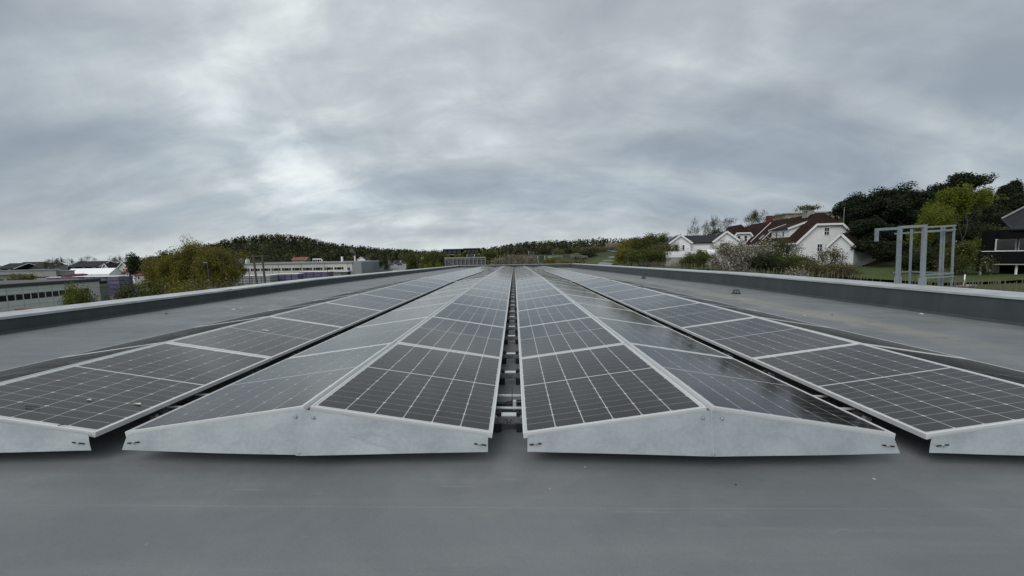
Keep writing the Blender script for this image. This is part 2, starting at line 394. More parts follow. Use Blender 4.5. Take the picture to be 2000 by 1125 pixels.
CW, CH = .1810, .0880          # cell size
MX = (PW - 6 * CW - 5 * .0065) / 2
def cell_xy(i, j):
    x = MX + i * (CW + .0065)
    h0 = .028 if j < 9 else .028 + 9 * (CH + .0036) + .014
    return x, h0 + (j % 9) * (CH + .0036)
def cell_pts(up):
    c = .008
    return [(0, 0), (CW, 0), (CW, CH - c), (CW - c, CH), (c, CH), (0, CH - c)] if up else [(0, c), (c, 0), (CW - c, 0), (CW, c), (CW, CH), (0, CH)]
cell_me = []
for up in (0, 1):
    q = MB(); q.face([(x_, y_, 0) for x_, y_ in cell_pts(up)]); cell_me.append(q.mesh('cell', m_cell))
q = MB()
for i in range(6):
    for j in range(18):
        x0, y0 = cell_xy(i, j); q.face([(x0 + x_, y0 + y_, -.0022) for x_, y_ in cell_pts(j % 2)])
cells_me = q.mesh('cells', m_cell)
q = MB(); q.face([(.007, .007, -.003), (PW - .007, .007, -.003), (PW - .007, PL - .007, -.003), (.007, PL - .007, -.003)]); back_me = q.mesh('laminate', m_back)
q = MB(); lip, th = .0090, .035
q.box((0, 0, -th), (PW, lip, 0)); q.box((0, PL - lip, -th), (PW, PL, 0)); q.box((0, lip, -th), (lip, PL - lip, 0)); q.box((PW - lip, lip, -th), (PW, PL - lip, 0))
frame_me = q.mesh('frame', m_frame)
q = MB(); q.cbox((0, 0, 0), (.05, .018, .012)); clamp_me = q.mesh('clamp', m_frame)

ORD = 'first|second|third|fourth|fifth|sixth|seventh|eighth|ninth|tenth|eleventh|twelfth|thirteenth|fourteenth|fifteenth|sixteenth|seventeenth|eighteenth|nineteenth|twentieth'.split('|')
HX = PW * math.cos(TILT)
RG = .045
g0, g1 = -.138, .056           # centre gap
cols_ = []                     # (low x, rises toward +x?, words)
x = g1; cols_.append((x, +1, 'left slope of the centre-right row')); x += 2 * HX + RG; cols_.append((x, -1, 'right slope of the centre-right row')); x += .19
cols_.append((x, +1, 'left slope of the outer right row')); cols_.append((x + 2 * HX + RG, -1, 'far right slope of the outer right row'))
x = g0; cols_.append((x, -1, 'right slope of the centre-left row')); x -= 2 * HX + RG; cols_.append((x, +1, 'left slope of the centre-left row')); x -= .19
cols_.append((x, -1, 'right slope of the outer left row')); cols_.append((x - 2 * HX - RG, +1, 'far left slope of the outer left row'))
SECOND = Matrix.Translation((0, BREAK + .12, rz(BREAK + .12))) @ Matrix.Rotation(-math.atan(FALL), 4, 'X')
def roofm(k):
    """matrix whose origin is the start of panel bay k"""
    if k < 8: return Matrix.Translation((0, NEAR_END + k * PITCH, 0))
    return SECOND @ Matrix.Translation((0, (k - 8) * PITCH + .05, 0))
prng = random.Random(11)
for lowx, s, words_ in cols_:
    for k in range(27):
        jit = Matrix.Rotation(prng.gauss(0, .0012), 4, 'X') @ Matrix.Rotation(prng.gauss(0, .0016), 4, 'Y')
        if s > 0: m_ = roofm(k) @ Matrix.Translation((lowx, 0, ZLOW)) @ Matrix.Rotation(-TILT, 4, 'Y') @ jit
        else: m_ = roofm(k) @ Matrix.Translation((lowx, PL, ZLOW)) @ Matrix.Rotation(math.pi, 4, 'Z') @ Matrix.Rotation(-TILT, 4, 'Y') @ jit
        if k < 8: lab = f'{ORD[k]} solar panel from the near end, {words_}'
        else: lab = f'{ORD[k - 8]} panel beyond the cross gap, {words_}'
        p = empty('solar_panel', m=m_, label=lab, cat='solar panel', group='solar panels tilted in rows on the roof'); roof_things.append(p)
        link('frame', frame_me, p); link('laminate', back_me, p)
        if k == 0 and 'far' not in words_:
            for i in range(6):
                for j in range(18):
                    x0, y0 = cell_xy(i, j); link('cell', cell_me[j % 2], p, Matrix.Translation((x0, y0, -.0022)))
        else:
            cc = link('cells', cells_me, p); cc['kind'] = 'stuff'

# ---------------------------------------------------------------- ridge channel under each ridge gap, end plates, screws
m_galv = bpy.data.materials.new('galvanised_sheet'); m_galv.use_nodes = True
t = m_galv.node_tree; n = t.nodes; l = t.links; b = n['Principled BSDF']; tcn = n.new('ShaderNodeTexCoord')
a1 = tn(3.2, 6, .6, (1, 1, 1.4), .6); a2 = tn(38, 5, .7); a3 = tn(140, 3, .6, (.12, 1, 2.2)); a4 = tn(9, 6, .65, (1, 1, 1), 1.5)
cg = tmix(tmap(a1, .30, .70), (.36, .40, .42), (.455, .50, .515))
cg = tmix(tmap(a4, .55, .66, 0, .38), cg, (.36, .40, .43)); cg = tmix(tmap(a2, .35, .7, 0, .22), cg, (.66, .70, .71)); cg = tmix(tmap(a3, .45, .75, 0, .40), cg, (.52, .55, .57))
l.new(cg, b.inputs['Base Color']); b.inputs['Metallic'].default_value = .35; l.new(tmap(a1, .3, .7, .36, .52), b.inputs['Roughness'])
bu = n.new('ShaderNodeBump'); bu.inputs['Strength'].default_value = .25; bu.inputs['Distance'].default_value = .012; l.new(a1, bu.inputs['Height']); l.new(bu.outputs[0], b.inputs['Normal'])
m_bolt = M('zinc_bolt', (.60, .60, .58), .35, metal=.8)
m_black = M('black_rubber', (.012, .012, .013), .7)
m_cable = M('black_cable', (.01, .01, .011), .5)

RISE = PW * math.sin(TILT)
tents = [(g1, 1, 'centre-right row'), (cols_[2][0], 1, 'outer right row'), (cols_[5][0], -1, 'centre-left row'), (cols_[7][0], -1, 'outer left row')]
for tx, s, words_ in tents:
    # tx is the lowest x of the tent
    w = 2 * HX + RG; cx = tx + w / 2
    # ridge profile
    for k0, k1, MM in ((0, 8, Matrix.Translation((0, NEAR_END, 0))), (8, 27, SECOND @ Matrix.Translation((0, .05, 0)))):
        ch = MB(); ln = (k1 - k0) * PITCH - .02
        ch.box((cx - .055, .01, ZLOW + RISE - .075), (cx + .055, ln, ZLOW + RISE - .045))
        o = ch.build('ridge_rail', m_galv, None, MM); tag(o, f'grey metal rail in the ridge slit of the {words_}, ' + ('near stretch' if k0 == 0 else 'far stretch'), 'rail', 'rails under the ridge slits'); roof_things.append(o)
    root = empty('end_cover', (cx, NEAR_END, 0), 0, f'folded galvanised sheet closing the near end of the {words_}', 'end cover', 'galvanised covers on the near row ends'); roof_things.append(root)
    zb, zt = EYE - 1.238, ZLOW - .010
    for side in (-1, 1):
        mb = MB(); nn = 16; hw = w / 2
        low_in = .028
        A, Bq, Cq, Dq = [], [], [], []
        for i in range(nn + 1):
            f_ = i / nn                      # 0 at ridge, 1 at the low edge
            xo = side * (f_ * (hw - low_in)); 
            zt_ = ZLOW + RISE * (1 - f_) - .012 + (.002 if f_ == 0 else 0)
            bow = .003 * math.sin(f_ * 5 + side + tx)
            ytop = -.012 - .006 * (1 - f_); ybot = -.030 - .050 * (1 - f_)
            A.append((xo, ytop + bow * .3, zt_)); xb_ = xo
            if i == nn: xb_ = xo + side * (.028 if (side * s > 0 or abs(cx) > 2.5) else 0.0)
            Bq.append((xb_, ybot + bow, zb - .002 * math.sin(f_ * 3)))
            if i == nn: # slanted end cut, bent slightly back
                pass
        off = .006 if side > 0 else 0
        for i in range(nn):
            a0, a1_, b0, b1 = A[i], A[i + 1], Bq[i], Bq[i + 1]
            ng = 4
            for j in range(ng):
                def L(p, q, t_): return tuple(p[c] + (q[c] - p[c]) * t_ for c in range(3))
                def fr(p, q, t_, ff):
                    r_ = L(p, q, t_); d_ = .0025 * math.sin(t_ * math.pi) * math.sin(ff * 7 + tx * 3); return (r_[0], r_[1] - off + d_, r_[2])
                pts = [fr(b0, a0, j / ng, i / nn), fr(b1, a1_, j / ng, (i + 1) / nn), fr(b1, a1_, (j + 1) / ng, (i + 1) / nn), fr(b0, a0, (j + 1) / ng, i / nn)]
                if side < 0: pts.reverse()
                mb.face(pts)
        if side > 0:   # overlap flap reaching past the ridge seam
            mb.face([(-.035, Bq[0][1] - .004, Bq[0][2]), (0, Bq[0][1] - off, Bq[0][2]), (0, A[0][1] - off, A[0][2]), (-.004, A[0][1] - .004, A[0][2])])
        me = mb.mesh('sheet', m_galv)
        bm_ = bmesh.new(); bm_.from_mesh(me); bmesh.ops.remove_doubles(bm_, verts=bm_.verts, dist=.0006); bmesh.ops.recalc_face_normals(bm_, faces=bm_.faces); bm_.to_mesh(me); bm_.free()
        bm_ = bmesh.new(); bm_.from_mesh(me); bmesh.ops.solidify(bm_, geom=bm_.faces[:], thickness=.0015); bm_.to_mesh(me); bm_.free()
        sh = link('sheet', me, root)
        def onsheet(f_, t_, out):
            i = min(int(f_ * nn), nn - 1); p0 = Vector(Bq[i]); p1 = Vector(A[i]); r_ = p0.lerp(p1, t_); r_.x = side * (f_ * (hw - low_in)); r_.y -= out + .003 + off; return r_
        # slot and its bolt near the low end, screws near the ridge
        c = onsheet(.955, .47, .004)
        for aa, bb_ in ((-.036, -.014), (.012, .040)):
            p0, p1 = c + Vector((side * aa, 0, -side * aa * .0 - .12 * aa)), c + Vector((side * bb_, 0, -.12 * bb_))
            sb = MB(); sb.bar(p0, p1, .003, .008, up=(0, 0, 1)); sb.build('slot', m_black, root)
        bt = MB(); bt.tube(c, c + Vector((0, -.006, 0)), .0095, .0075, 10); bt.build('bolt', m_bolt, root)
        c = onsheet(.05, .83, .002); bt = MB(); bt.tube(c, c + Vector((0, -.003, 0)), .010, .010, 10); bt.tube(c, c + Vector((0, -.008, 0)), .0055, .004, 6); bt.build('screw', m_bolt, root)
        if side > 0 and 'centre-left' in words_:
            cr_ = MB(); prev = None
            for i_ in range(9):
                f_ = .25 + .24 * i_ / 8; p_ = onsheet(f_, .52 - .36 * i_ / 8 + .015 * math.sin(i_ * 1.3), .0005)
                if prev is not None: cr_.tube(prev, p_, .0022, n=5, cap=False)
                prev = p_
            cr_.build('crease', m_galv, root)
        if side < 0:
            c = onsheet(.012, .05, .006); bt = MB(); bt.tube(c, c + Vector((0, -.003, 0)), .010, .010, 10); bt.tube(c, c + Vector((0, -.008, 0)), .0055, .004, 6); bt.build('screw', m_bolt, root)

# ---------------------------------------------------------------- mounting brackets in the three gaps
def bracket_parts(wg):
    P = {}
    q = MB(); q.box((-wg * .33, -.030, .060), (wg * .33, .028, .0665)); P['top_plate'] = q.mesh('top_plate', M('bright_zinc', (.62, .64, .65), .4, metal=.3, var=.1, vscale=20))
    q = MB(); q.box((-wg / 2 - .06, -.040, .005), (wg / 2 + .06, -.036, .058)); q.box((-wg / 2 - .06, .036, .005), (wg / 2 + .06, .040, .058)); q.box((-wg / 2 - .06, -.036, .052), (wg / 2 + .06, .036, .0585))
    q.box((-wg * .46, -.052, .020), (-wg * .20, -.040, .026)); q.box((wg * .20, -.052, .020), (wg * .46, -.040, .026))
    P['beam'] = q.mesh('beam', M('dull_steel', (.20, .215, .22), .45, metal=.5, var=.2, vscale=30))
    q = MB()
    for dx, dz in ((-.018, .036), (.018, .036), (-.010, .018), (.010, .018)): q.tube((dx, -.0405, dz), (dx, -.0425, dz), .006, n=8)
    P['punched_holes'] = q.mesh('punched_holes', m_black)
    q = MB(); q.cbox((0, 0, 0), (.040, .050, .032)); q.tube((0, 0, .016), (0, 0, .030), .007, n=6); q.cbox((-.014, -.028, .004), (.010, .008, .02)); P['clamp'] = q.mesh('clamp', m_black)
    q = MB(); q.box((-.028, -.05, -.052), (.028, .05, .004)); P['foot'] = q.mesh('foot', m_black)
    q = MB(); q.tube((0, -.034, 0), (0, .034, 0), .012, n=8); P['adjuster'] = q.mesh('adjuster', m_bolt)
    return P
BP = bracket_parts(.19)
gaps = [((g0 + g1) / 2, 'centre gap'), ((cols_[1][0] + cols_[2][0]) / 2, 'right gap between the rows'), ((cols_[5][0] + cols_[6][0]) / 2, 'left gap between the rows')]
joined = MB()
for k_, key in enumerate(('top_plate', 'beam', 'foot')):
    pass
def joined_bracket():
    vs, fs, mi, mats = [], [], [], []
    for key, offs in (('top_plate', [(0, 0, 0)]), ('beam', [(0, 0, 0)]), ('clamp', [(-.077, -.005, .070), (.077, -.005, .070)]), ('foot', [(-.085, 0, 0), (.085, 0, 0)])):
        me = BP[key]; mats.append(me.materials[0])
        for o_ in offs:
            nb = len(vs); vs += [tuple(Vector(v_.co) + Vector(o_)) for v_ in me.vertices]
            for p_ in me.polygons: fs.append(tuple(i + nb for i in p_.vertices)); mi.append(len(mats) - 1)
    me = bpy.data.meshes.new('mounting_bracket'); me.from_pydata(vs, [], fs)
    for m_ in mats: me.materials.append(m_)
    me.polygons.foreach_set('material_index', mi); return me
BJ = joined_bracket()
ZB = .060
for gx, words_ in gaps:
    nb = 0
    for k in range(27):
        for dy in (.47, 1.48):
            m_ = roofm(k) @ Matrix.Translation((gx, dy - (.02 if k == 0 and dy < 1 else 0), ZB))
            side_w = {'centre gap': 'centre gap'}.get(words_, words_)
            if nb < 20: lab = f'{ORD[nb]} black and steel mounting bracket in the {side_w}'
            else: lab = f'mounting bracket far along the {side_w}'
            grp = f'mounting brackets in the {words_}'
            if nb < (10 if words_ == 'centre gap' else 6):
                r_ = empty('mounting_bracket', m=m_, label=lab, cat='bracket', group=grp); roof_things.append(r_)
                for key in ('top_plate', 'beam', 'punched_holes'): link(key, BP[key], r_)
                for sx_ in (-1, 1):
                    link('clamp', BP['clamp'], r_, Matrix.Translation((sx_ * .077, -.005, .070)))
                    link('foot', BP['foot'], r_, Matrix.Translation((sx_ * .085, 0, 0)))
                    link('adjuster', BP['adjuster'], r_, Matrix.Translation((sx_ * .098, -.010, .062)))
            else:
                r_ = link('mounting_bracket', BJ, None, m_); tag(r_, lab, 'bracket', grp); roof_things.append(r_)
            nb += 1
# cross bars with cable tray by the first bracket, in each gap
for gx, words_ in gaps:
    root = empty('cable_tray', (gx, NEAR_END + .66, .10), 0, f'cable tray of two thin bars crossing the {words_}', 'cable tray', 'cable trays crossing the gaps'); roof_things.append(root)
    for yy in (-.10, .16):
        q = MB(); q.box((-.16, yy - .006, .02), (.16, yy + .006, .034)); q.build('bar', m_frame, root)
    q = MB(); q.box((-.16, -.09, -.03), (.16, .15, -.026)); q.build('tray_floor', m_black, root)
    for a_, b_, c_ in ((-.02, .05, .0), (.03, .10, .03), (.0, .02, -.03)):
        q = MB(); pts = [(-.16 + .32 * i / 6, a_ + (b_ - a_) * i / 6 + .012 * math.sin(i * 2 + c_ * 50), .012 + .008 * math.sin(i + c_ * 90)) for i in range(7)]
        for p0, p1 in zip(pts[:-1], pts[1:]): q.tube(p0, p1, .006, n=6, cap=False)
        q.build('cable', m_cable, root)
ant = empty('wireless_sensor', (gaps[0][0] + .035, NEAR_END + .60, .12), 0, 'small pale box with a thin black aerial standing in the centre gap', 'sensor'); roof_things.append(ant)
q = MB(); q.box((-.005, -.02, -.02), (.022, .02, .05)); q.build('case', m_cap, ant)
q = MB(); q.tube((-.012, 0, -.03), (-.010, 0, .17), .003, .002, 6); q.tube((-.012, 0, .0), (-.011, 0, .06), .006, .005, 6); q.build('aerial', m_black, ant)
# plates that bridge the outer gaps at the cross gap
for gx, words_ in gaps[1:]:
    q = MB(); q.box((-.11, -.07, -.004), (.11, .07, .0)); o = q.build('bridging_plate', m_frame, None, SECOND @ Matrix.Translation((gx, -.03, ZLOW - .01)))
    tag(o, f'pale plate bridging the {words_} at the cross gap', 'plate', 'plates bridging the outer gaps'); roof_things.append(o)

# ---------------------------------------------------------------- small things lying on the roof
def drain(x_, y_, label):
    root = empty('roof_outlet', (x_, y_, rz(y_)), 0, label, 'roof outlet', 'roof outlets beside the right parapet'); roof_things.append(root)
    q = MB(); q.tube((0, 0, 0), (0, 0, .025), .16, .14, 16); q.build('flange', m_black, root)
    q = MB()
    for i in range(12):
        a_ = i * math.pi / 6; q.tube((.10 * math.cos(a_), .10 * math.sin(a_), .02), (.085 * math.cos(a_), .085 * math.sin(a_), .13), .008, n=5)
    q.tube((0, 0, .125), (0, 0, .145), .095, .06, 14); q.build('leaf_guard', m_black, root)
dp = LEAN.inverted()
drain(7.75, 12.9, 'dark caged roof outlet on the silt streak, the nearer of two')
drain(7.9, 22.6, 'small dark roof outlet far along the right parapet')
m_bone = M('dried_debris', (.62, .60, .52), .8, var=.2, vscale=30); m_twig = M('twig_bark', (.03, .022, .018), .85)
def blob(name, x_, y_, z_, r_, mat, label, cat, seed, flat=.35):
    rg = random.Random(seed); q = MB(); nn = 8
    ring = [(x_ + r_ * rg.uniform(.5, 1.3) * math.cos(i * 2 * math.pi / nn), y_ + r_ * rg.uniform(.5, 1.3) * math.sin(i * 2 * math.pi / nn), z_) for i in range(nn)]
    top = (x_, y_, z_ + r_ * flat)
    for i in range(nn): q.face([ring[i], ring[(i + 1) % nn], top])
    o = q.build(name, mat); tag(o, label, cat); roof_things.append(o)
for i, (px, py, r_, lab) in enumerate([(457, 604, .05, 'flat white scrap on the left roof edge side, leftmost of two'), (471, 602, .03, 'smaller white scrap beside the larger one on the left roof side'),
        (1571, 616, .03, 'pale crumb on the roof right of the panels beside the silt streak'), (1625, 615, .03, 'tiny brown clod right of the pale crumb on the silt streak'),
        (1143, 912, .006, 'tiny pale crumb in front of the centre-right row'), (1437, 946, .006, 'tiny dark crumb in front of the centre-right row'), (1707, 935, .008, 'tiny white crumb in front of the right gap'),
        (325, 613, .05, 'small dark clod on the roof beside the left parapet'), (1800, 613, .05, 'white dropping at the foot of the right parapet')]):
    d = (Matrix.Rotation(.0062, 3, 'Z') @ Matrix.Rotation(R(90 - 5.03), 3, 'X')) @ Vector(((px - 1000) / F, -(py - 562.5) / F, -1))
    k_ = (EYE - .006) / -d.z
    blob('debris', d.x * k_, d.y * k_, .006 + (rz(d.y * k_)), r_, m_twig if 'dark' in lab or 'brown' in lab else m_bone, lab, 'debris', i)
# twigs and a feathery dropping on the outer left panels
OL = [c for c in cols_ if c[2].startswith('right slope of the outer left')][0][0]
def on_left_panel(dx, y_):   # dx: distance from the low edge up the slope
    return Vector((OL - dx * math.cos(TILT), y_, ZLOW + dx * math.sin(TILT) + .004))
for dx, y_, ang, ln, lab in ((.62, NEAR_END + .165, .25, .085, 'short dark twig lying on the nearest panel of the outer left row'), (.235, NEAR_END + .018, 1.0, .05, 'forked dark twig at the near corner of the outer left panel')):
    c = on_left_panel(dx, y_); q = MB(); d = Vector((math.cos(ang), math.sin(ang) * .6, 0)); d.z = -d.x * math.tan(TILT)
    q.tube(c - d * ln / 2, c + d * ln / 2, .0035, .002, 5); q.tube(c, c + Vector((.02, .004, 0)), .002, .001, 4)
    o = q.build('twig', m_twig); tag(o, lab, 'twig'); roof_things.append(o)

for i, (dx, y_, r_, lab) in enumerate([(.13, NEAR_END + .40, .022, 'white bird dropping near the low edge of the outer left panel'), (.45, NEAR_END + .36, .014, 'small white bird dropping in the middle of the nearest outer left panel'), (.72, NEAR_END + 2.7, .035, 'white smear on the second panel of the outer left row')]):
    c = on_left_panel(dx, y_); rg = random.Random(i + 50); q = MB(); nn = 9; pts = []
    for k in range(nn):
        a_ = k * 2 * math.pi / nn; e_ = r_ * rg.uniform(.35, 1.3); ox = e_ * math.cos(a_) * 1.3; pts.append((c.x + ox, c.y + e_ * math.sin(a_) * .7, c.z - ox * math.tan(TILT)))
    q.prism(pts, (0, 0, .001)); o = q.build('bird_dropping', m_bone); tag(o, lab, 'bird dropping'); roof_things.append(o)

# ---------------------------------------------------------------- steel roof-access ladder head on the right parapet
m_ladder = M('hot_dip_galvanised', (.25, .285, .305), .5, metal=.25, var=.14, vscale=9)
LX = 10.72
lad = empty('access_ladder', (LX, 9.75, .48), 0, 'galvanised ladder head with hooked handrails and guard cage on the right parapet', 'ladder'); roof_things.append(lad)
top = EYE + .80 - .48
for yy, nm in ((0, 1), (.62, 0)):
    q = MB(); zt_ = top - (0 if nm else .015)
    q.box((-.045, yy - .03, -1.4), (.045, yy + .03, zt_)); q.build('stile', m_ladder, lad)
    q = MB(); q.box((-.66, yy - .03, zt_ - .07), (-.0455, yy + .03, zt_ - .002)); q.build('handrail', m_ladder, lad)
    q = MB(); q.box((-.66, yy - .03, zt_ - .36), (-.595, yy + .03, zt_ - .0705)); q.build('return_leg', m_ladder, lad)
    q = MB(); q.box((-.062, yy - .045, -.10), (.062, yy + .045, .26)); q.build('sleeve', m_ladder, lad)
for yy in (.04,):
    q = MB(); q.box((-.02, .031, .02), (.02, .589, .05)); q.build('rung', m_ladder, lad)
for i in range(3):
    q = MB(); q.tube((0, .031, -.28 - .28 * i), (0, .589, -.28 - .28 * i), .015, n=8); q.build('rung', m_ladder, lad)
for (x_, yy, w_) in ((.78, 0.02, .035), (.66, .14, .04), (.60, .14, .03), (.78, 1.05, .04)):
    q = MB(); q.box((x_ - w_ / 2, yy - w_ / 2, -1.2), (x_ + w_ / 2, yy + w_ / 2, top - .09)); q.build('cage_post', m_ladder, lad)
for z_, hh in ((top - .07, .045), (top - .17, .03), (.34, .04), (.26, .035)):
    q = MB(); q.box((.046, -.012, z_ - hh / 2), (.80, .008, z_ + hh / 2)); q.build('cage_rail', m_ladder, lad)
for z_ in (top - .19, .34):
    q = MB(); q.box((.785, .0, z_ - .02), (.80, 1.07, z_ + .02)); q.build('cage_rail', m_ladder, lad)
    q = MB(); q.box((.30, 1.045, z_ - .02), (.78, 1.06, z_ + .02)); q.build('cage_rail', m_ladder, lad)

lad.rotation_euler = (0, -.055, 0)
bpy.context.view_layer.update()
for o in roof_things: o.matrix_basis = LEAN @ o.matrix_basis

# ================================================================ the land round the building
GP = [(-20, 5, -6.5), (-40, 30, -6.5), (-60, 60, -6.5), (-100, 100, -6.5), (-30, 80, -6.5), (-12, 75, -6), (-60, 150, -6.3), (-200, 200, -6.5), (-150, 60, -6.5), (-120, 140, -6.4), (-20, -20, -6.5), (-60, 0, -6.5),
      (-20, 150, -4.5), (-330, 300, -7), (-600, 500, -8), (-800, 300, -8), (-900, 900, -8),
      (14, 10, -1.6), (14, 25, -1.5), (14, 45, -1.7), (15, -10, -1.6), (23, 55, -.9), (28, 66, -.6), (41, 54, -1.1), (40, 40, -1.5), (30, 24, -1.6), (42, 32, -1.95), (48, 28, -1.95), (30, 15, -1.6), (45, 70, -.6), (52, 58, 0), (55, 50, .6),
      (60, 66, 2.5), (75, 62, 4.5), (60, 40, -.5), (70, 48, 1.5), (100, 80, 9), (139, 110, 13.5), (120, 60, 11), (80, 100, 7), (60, 110, 3.5), (200, 200, 12), (90, 30, 4), (150, 0, 6),
      (8, 75, -3.6), (0, 90, -3.6), (20, 80, -2), (27, 100, -1.3), (38, 100, -.6), (22, 140, -.9), (38, 140, .2), (45, 160, 2.0), (60, 200, 3),
      (-28, 200, 1.2), (-12, 200, 2.0), (-45, 190, -3), (-70, 240, -6), (0, 250, 1.5), (10, 320, 0),
      (-150, 300, -5), (-60, 330, -5.5), (0, 520, -3), (300, 400, 8), (400, 800, 5), (0, 900, -5), (-1500, 1500, -8), (1500, 1500, 0), (1500, -500, -5), (-1500, -500, -8), (0, -800, -6)]
GA = np.array(GP, float)
def gheights(xs, ys):
    xs = np.asarray(xs, float); ys = np.asarray(ys, float)
    d2 = (xs[..., None] - GA[:, 0]) ** 2 + (ys[..., None] - GA[:, 1]) ** 2
    w_ = 1 / (d2 + 4.0) ** 1.6
    z = (w_ * GA[:, 2]).sum(-1) / w_.sum(-1)
    z = z + .12 * np.sin(xs * .31 + ys * .17) * np.clip((np.hypot(xs, ys) - 15) / 30, 0, 1)
    def hill(cx, cy, rx, ry, h, p=2): return h * np.exp(-(np.abs((xs - cx) / rx) ** p + np.abs((ys - cy) / ry) ** 2))
    z = z + hill(-298, 440, 62, 70, 24, 2.6) + hill(-215, 455, 62, 55, 9) + hill(-90, 520, 130, 60, 3.5)
    z = z + hill(30, 470, 70, 60, 11) + hill(110, 420, 60, 60, 9) + hill(250, 420, 90, 80, 9)
    return z
def g(x_, y_): return float(gheights(x_, y_))
m_ground = M('ground_cover', (.035, .045, .018), .95, spec=.2, var=.35, vscale=.06, col2=(.055, .060, .028), bump=.3, bscale=3)
def axis(c0, c1, near, far): 
    out = [0.0]; st = near
    while out[-1] < c1: out.append(out[-1] + st); st = min(st * 1.06, far)
    neg = [0.0]; st = near
    while neg[-1] > c0: neg.append(neg[-1] - st); st = min(st * 1.06, far)
    return np.array(sorted(set(neg + out)))
gx_ = axis(-2600, 2600, 3, 90); gy_ = axis(-800, 3200, 3, 90)
XX, YY = np.meshgrid(gx_, gy_); ZZ = gheights(XX, YY)
# keep the sheet well below the roof deck where the building stands
inside = (XX > -10.5) & (XX < 12) & (YY > -8) & (YY < 60); ZZ[inside] = np.minimum(ZZ[inside], -2.5)
far_ = np.hypot(XX, YY) > 900; ZZ[far_] = np.minimum(ZZ[far_], -9)
me = bpy.data.meshes.new('ground'); nx, ny = len(gx_), len(gy_)
vs = np.stack([XX, YY, ZZ], -1).reshape(-1, 3); idx = np.arange(nx * ny).reshape(ny, nx)
fs = np.stack([idx[:-1, :-1], idx[:-1, 1:], idx[1:, 1:], idx[1:, :-1]], -1).reshape(-1, 4)
me.from_pydata(vs.tolist(), [], fs.tolist()); me.materials.append(m_ground)
for p_ in me.polygons: p_.use_smooth = True
tag(link('ground', me), kind='structure')

def sheet(name, mat, path, width, lift=.06, step=3.0):
    """a strip that follows the land: path of (x, y)"""
    pts = []
    for (a, b_) in zip(path[:-1], path[1:]):
        n_ = max(1, int(math.dist(a, b_) / step))
        pts += [(a[0] + (b_[0] - a[0]) * i / n_, a[1] + (b_[1] - a[1]) * i / n_) for i in range(n_)]
    pts.append(path[-1]); mb = MB(); L_, R_ = [], []
    for i, p in enumerate(pts):
        q0 = pts[max(i - 1, 0)]; q1 = pts[min(i + 1, len(pts) - 1)]; d = Vector((q1[0] - q0[0], q1[1] - q0[1])).normalized(); nrm = Vector((-d.y, d.x))
        w_ = width if not callable(width) else width(i / (len(pts) - 1))
        zc = max(g(p[0] + nrm.x * s_ * w_ / 2, p[1] + nrm.y * s_ * w_ / 2) for s_ in (-1, 0, 1)) + lift
        L_.append((p[0] + nrm.x * w_ / 2, p[1] + nrm.y * w_ / 2, zc)); R_.append((p[0] - nrm.x * w_ / 2, p[1] - nrm.y * w_ / 2, zc))
    for i in range(len(pts) - 1): mb.face([R_[i], R_[i + 1], L_[i + 1], L_[i]])
    return tag(mb.build(name, mat), kind='structure')
m_asph = M('pale_asphalt', (.20, .20, .20), .9, var=.15, vscale=.4)
m_yard = M('yard_asphalt', (.11, .11, .11), .9, var=.25, vscale=.2)
m_grass = M('lawn', (.045, .068, .018), .95, spec=.2, var=.25, vscale=.8, bump=.5, bscale=9, col2=(.070, .092, .030))
m_path = M('gravel_path', (.30, .29, .26), .9, var=.15)
sheet('yard', m_yard, [(-160, 78), (-60, 84), (-30, 92)], 36, .05)
sheet('road', m_asph, [(-44, 108), (-52, 160), (-66, 235), (-74, 330)], 8, .15)
sheet('road', m_asph, [(20, 84), (27, 108), (34, 126), (44, 141), (50, 165), (49, 200)], 3.6, .22)
sheet('lawn', m_grass, [(14, 92), (24, 100), (32, 120)], lambda f: 11, .12)
sheet('lawn', m_grass, [(16, 47), (24, 52), (30, 54)], lambda f: 8, .10)
sheet('lawn', m_grass, [(30, 36), (48, 38), (70, 46)], lambda f: 18, .10)
sheet('lawn', m_grass, [(20, 10), (24, 22), (25, 33)], lambda f: 11, .06)
sheet('lawn', m_grass, [(33, 16), (36, 26), (37, 36)], lambda f: 13, .06)
sheet('path', m_path, [(10.5, 57), (16, 58.5), (21, 60)], 1.0, .18)

# ================================================================ foliage
m_bark = M('bark', (.055, .045, .035), .9, var=.3, vscale=6, stretch=(1, 1, .2), bump=.5, bscale=12)
m_barkg = M('grey_bark', (.085, .078, .068), .9, var=.3, vscale=6)
m_twigs = M('fine_twigs', (.060, .048, .040), .9, island=[(.045, .035, .028), (.095, .078, .062)])
L_PINE = M('pine_needles', (.02, .03, .015), .8, spec=.2, island=[(.010, .016, .009), (.017, .026, .012), (.030, .040, .018)])
L_DARK = M('dark_leaves', (.02, .03, .015), .8, spec=.2, island=[(.018, .026, .012), (.034, .044, .018), (.05, .06, .025)], transl=.15)
L_OLIVE = M('olive_leaves', (.08, .08, .03), .8, spec=.2, island=[(.110, .108, .020), (.175, .162, .030), (.235, .210, .050)], transl=.3)
L_BRIGHT = M('spring_leaves', (.1, .13, .03), .8, spec=.2, island=[(.085, .105, .012), (.135, .160, .020), (.185, .205, .035)], transl=.3)
L_MID = M('hedge_leaves', (.05, .07, .02), .8, spec=.2, island=[(.045, .058, .014), (.075, .090, .022), (.115, .122, .036)], transl=.2)
L_BROWN = M('budding_twigs', (.07, .06, .03), .8, spec=.2, island=[(.070, .068, .028), (.110, .105, .046), (.155, .145, .070)], transl=.15)
L_BLOSSOM = M('blossom', (.5, .48, .45), .8, spec=.2, island=[(.30, .27, .25), (.50, .47, .44), (.66, .64, .60)], transl=.2)
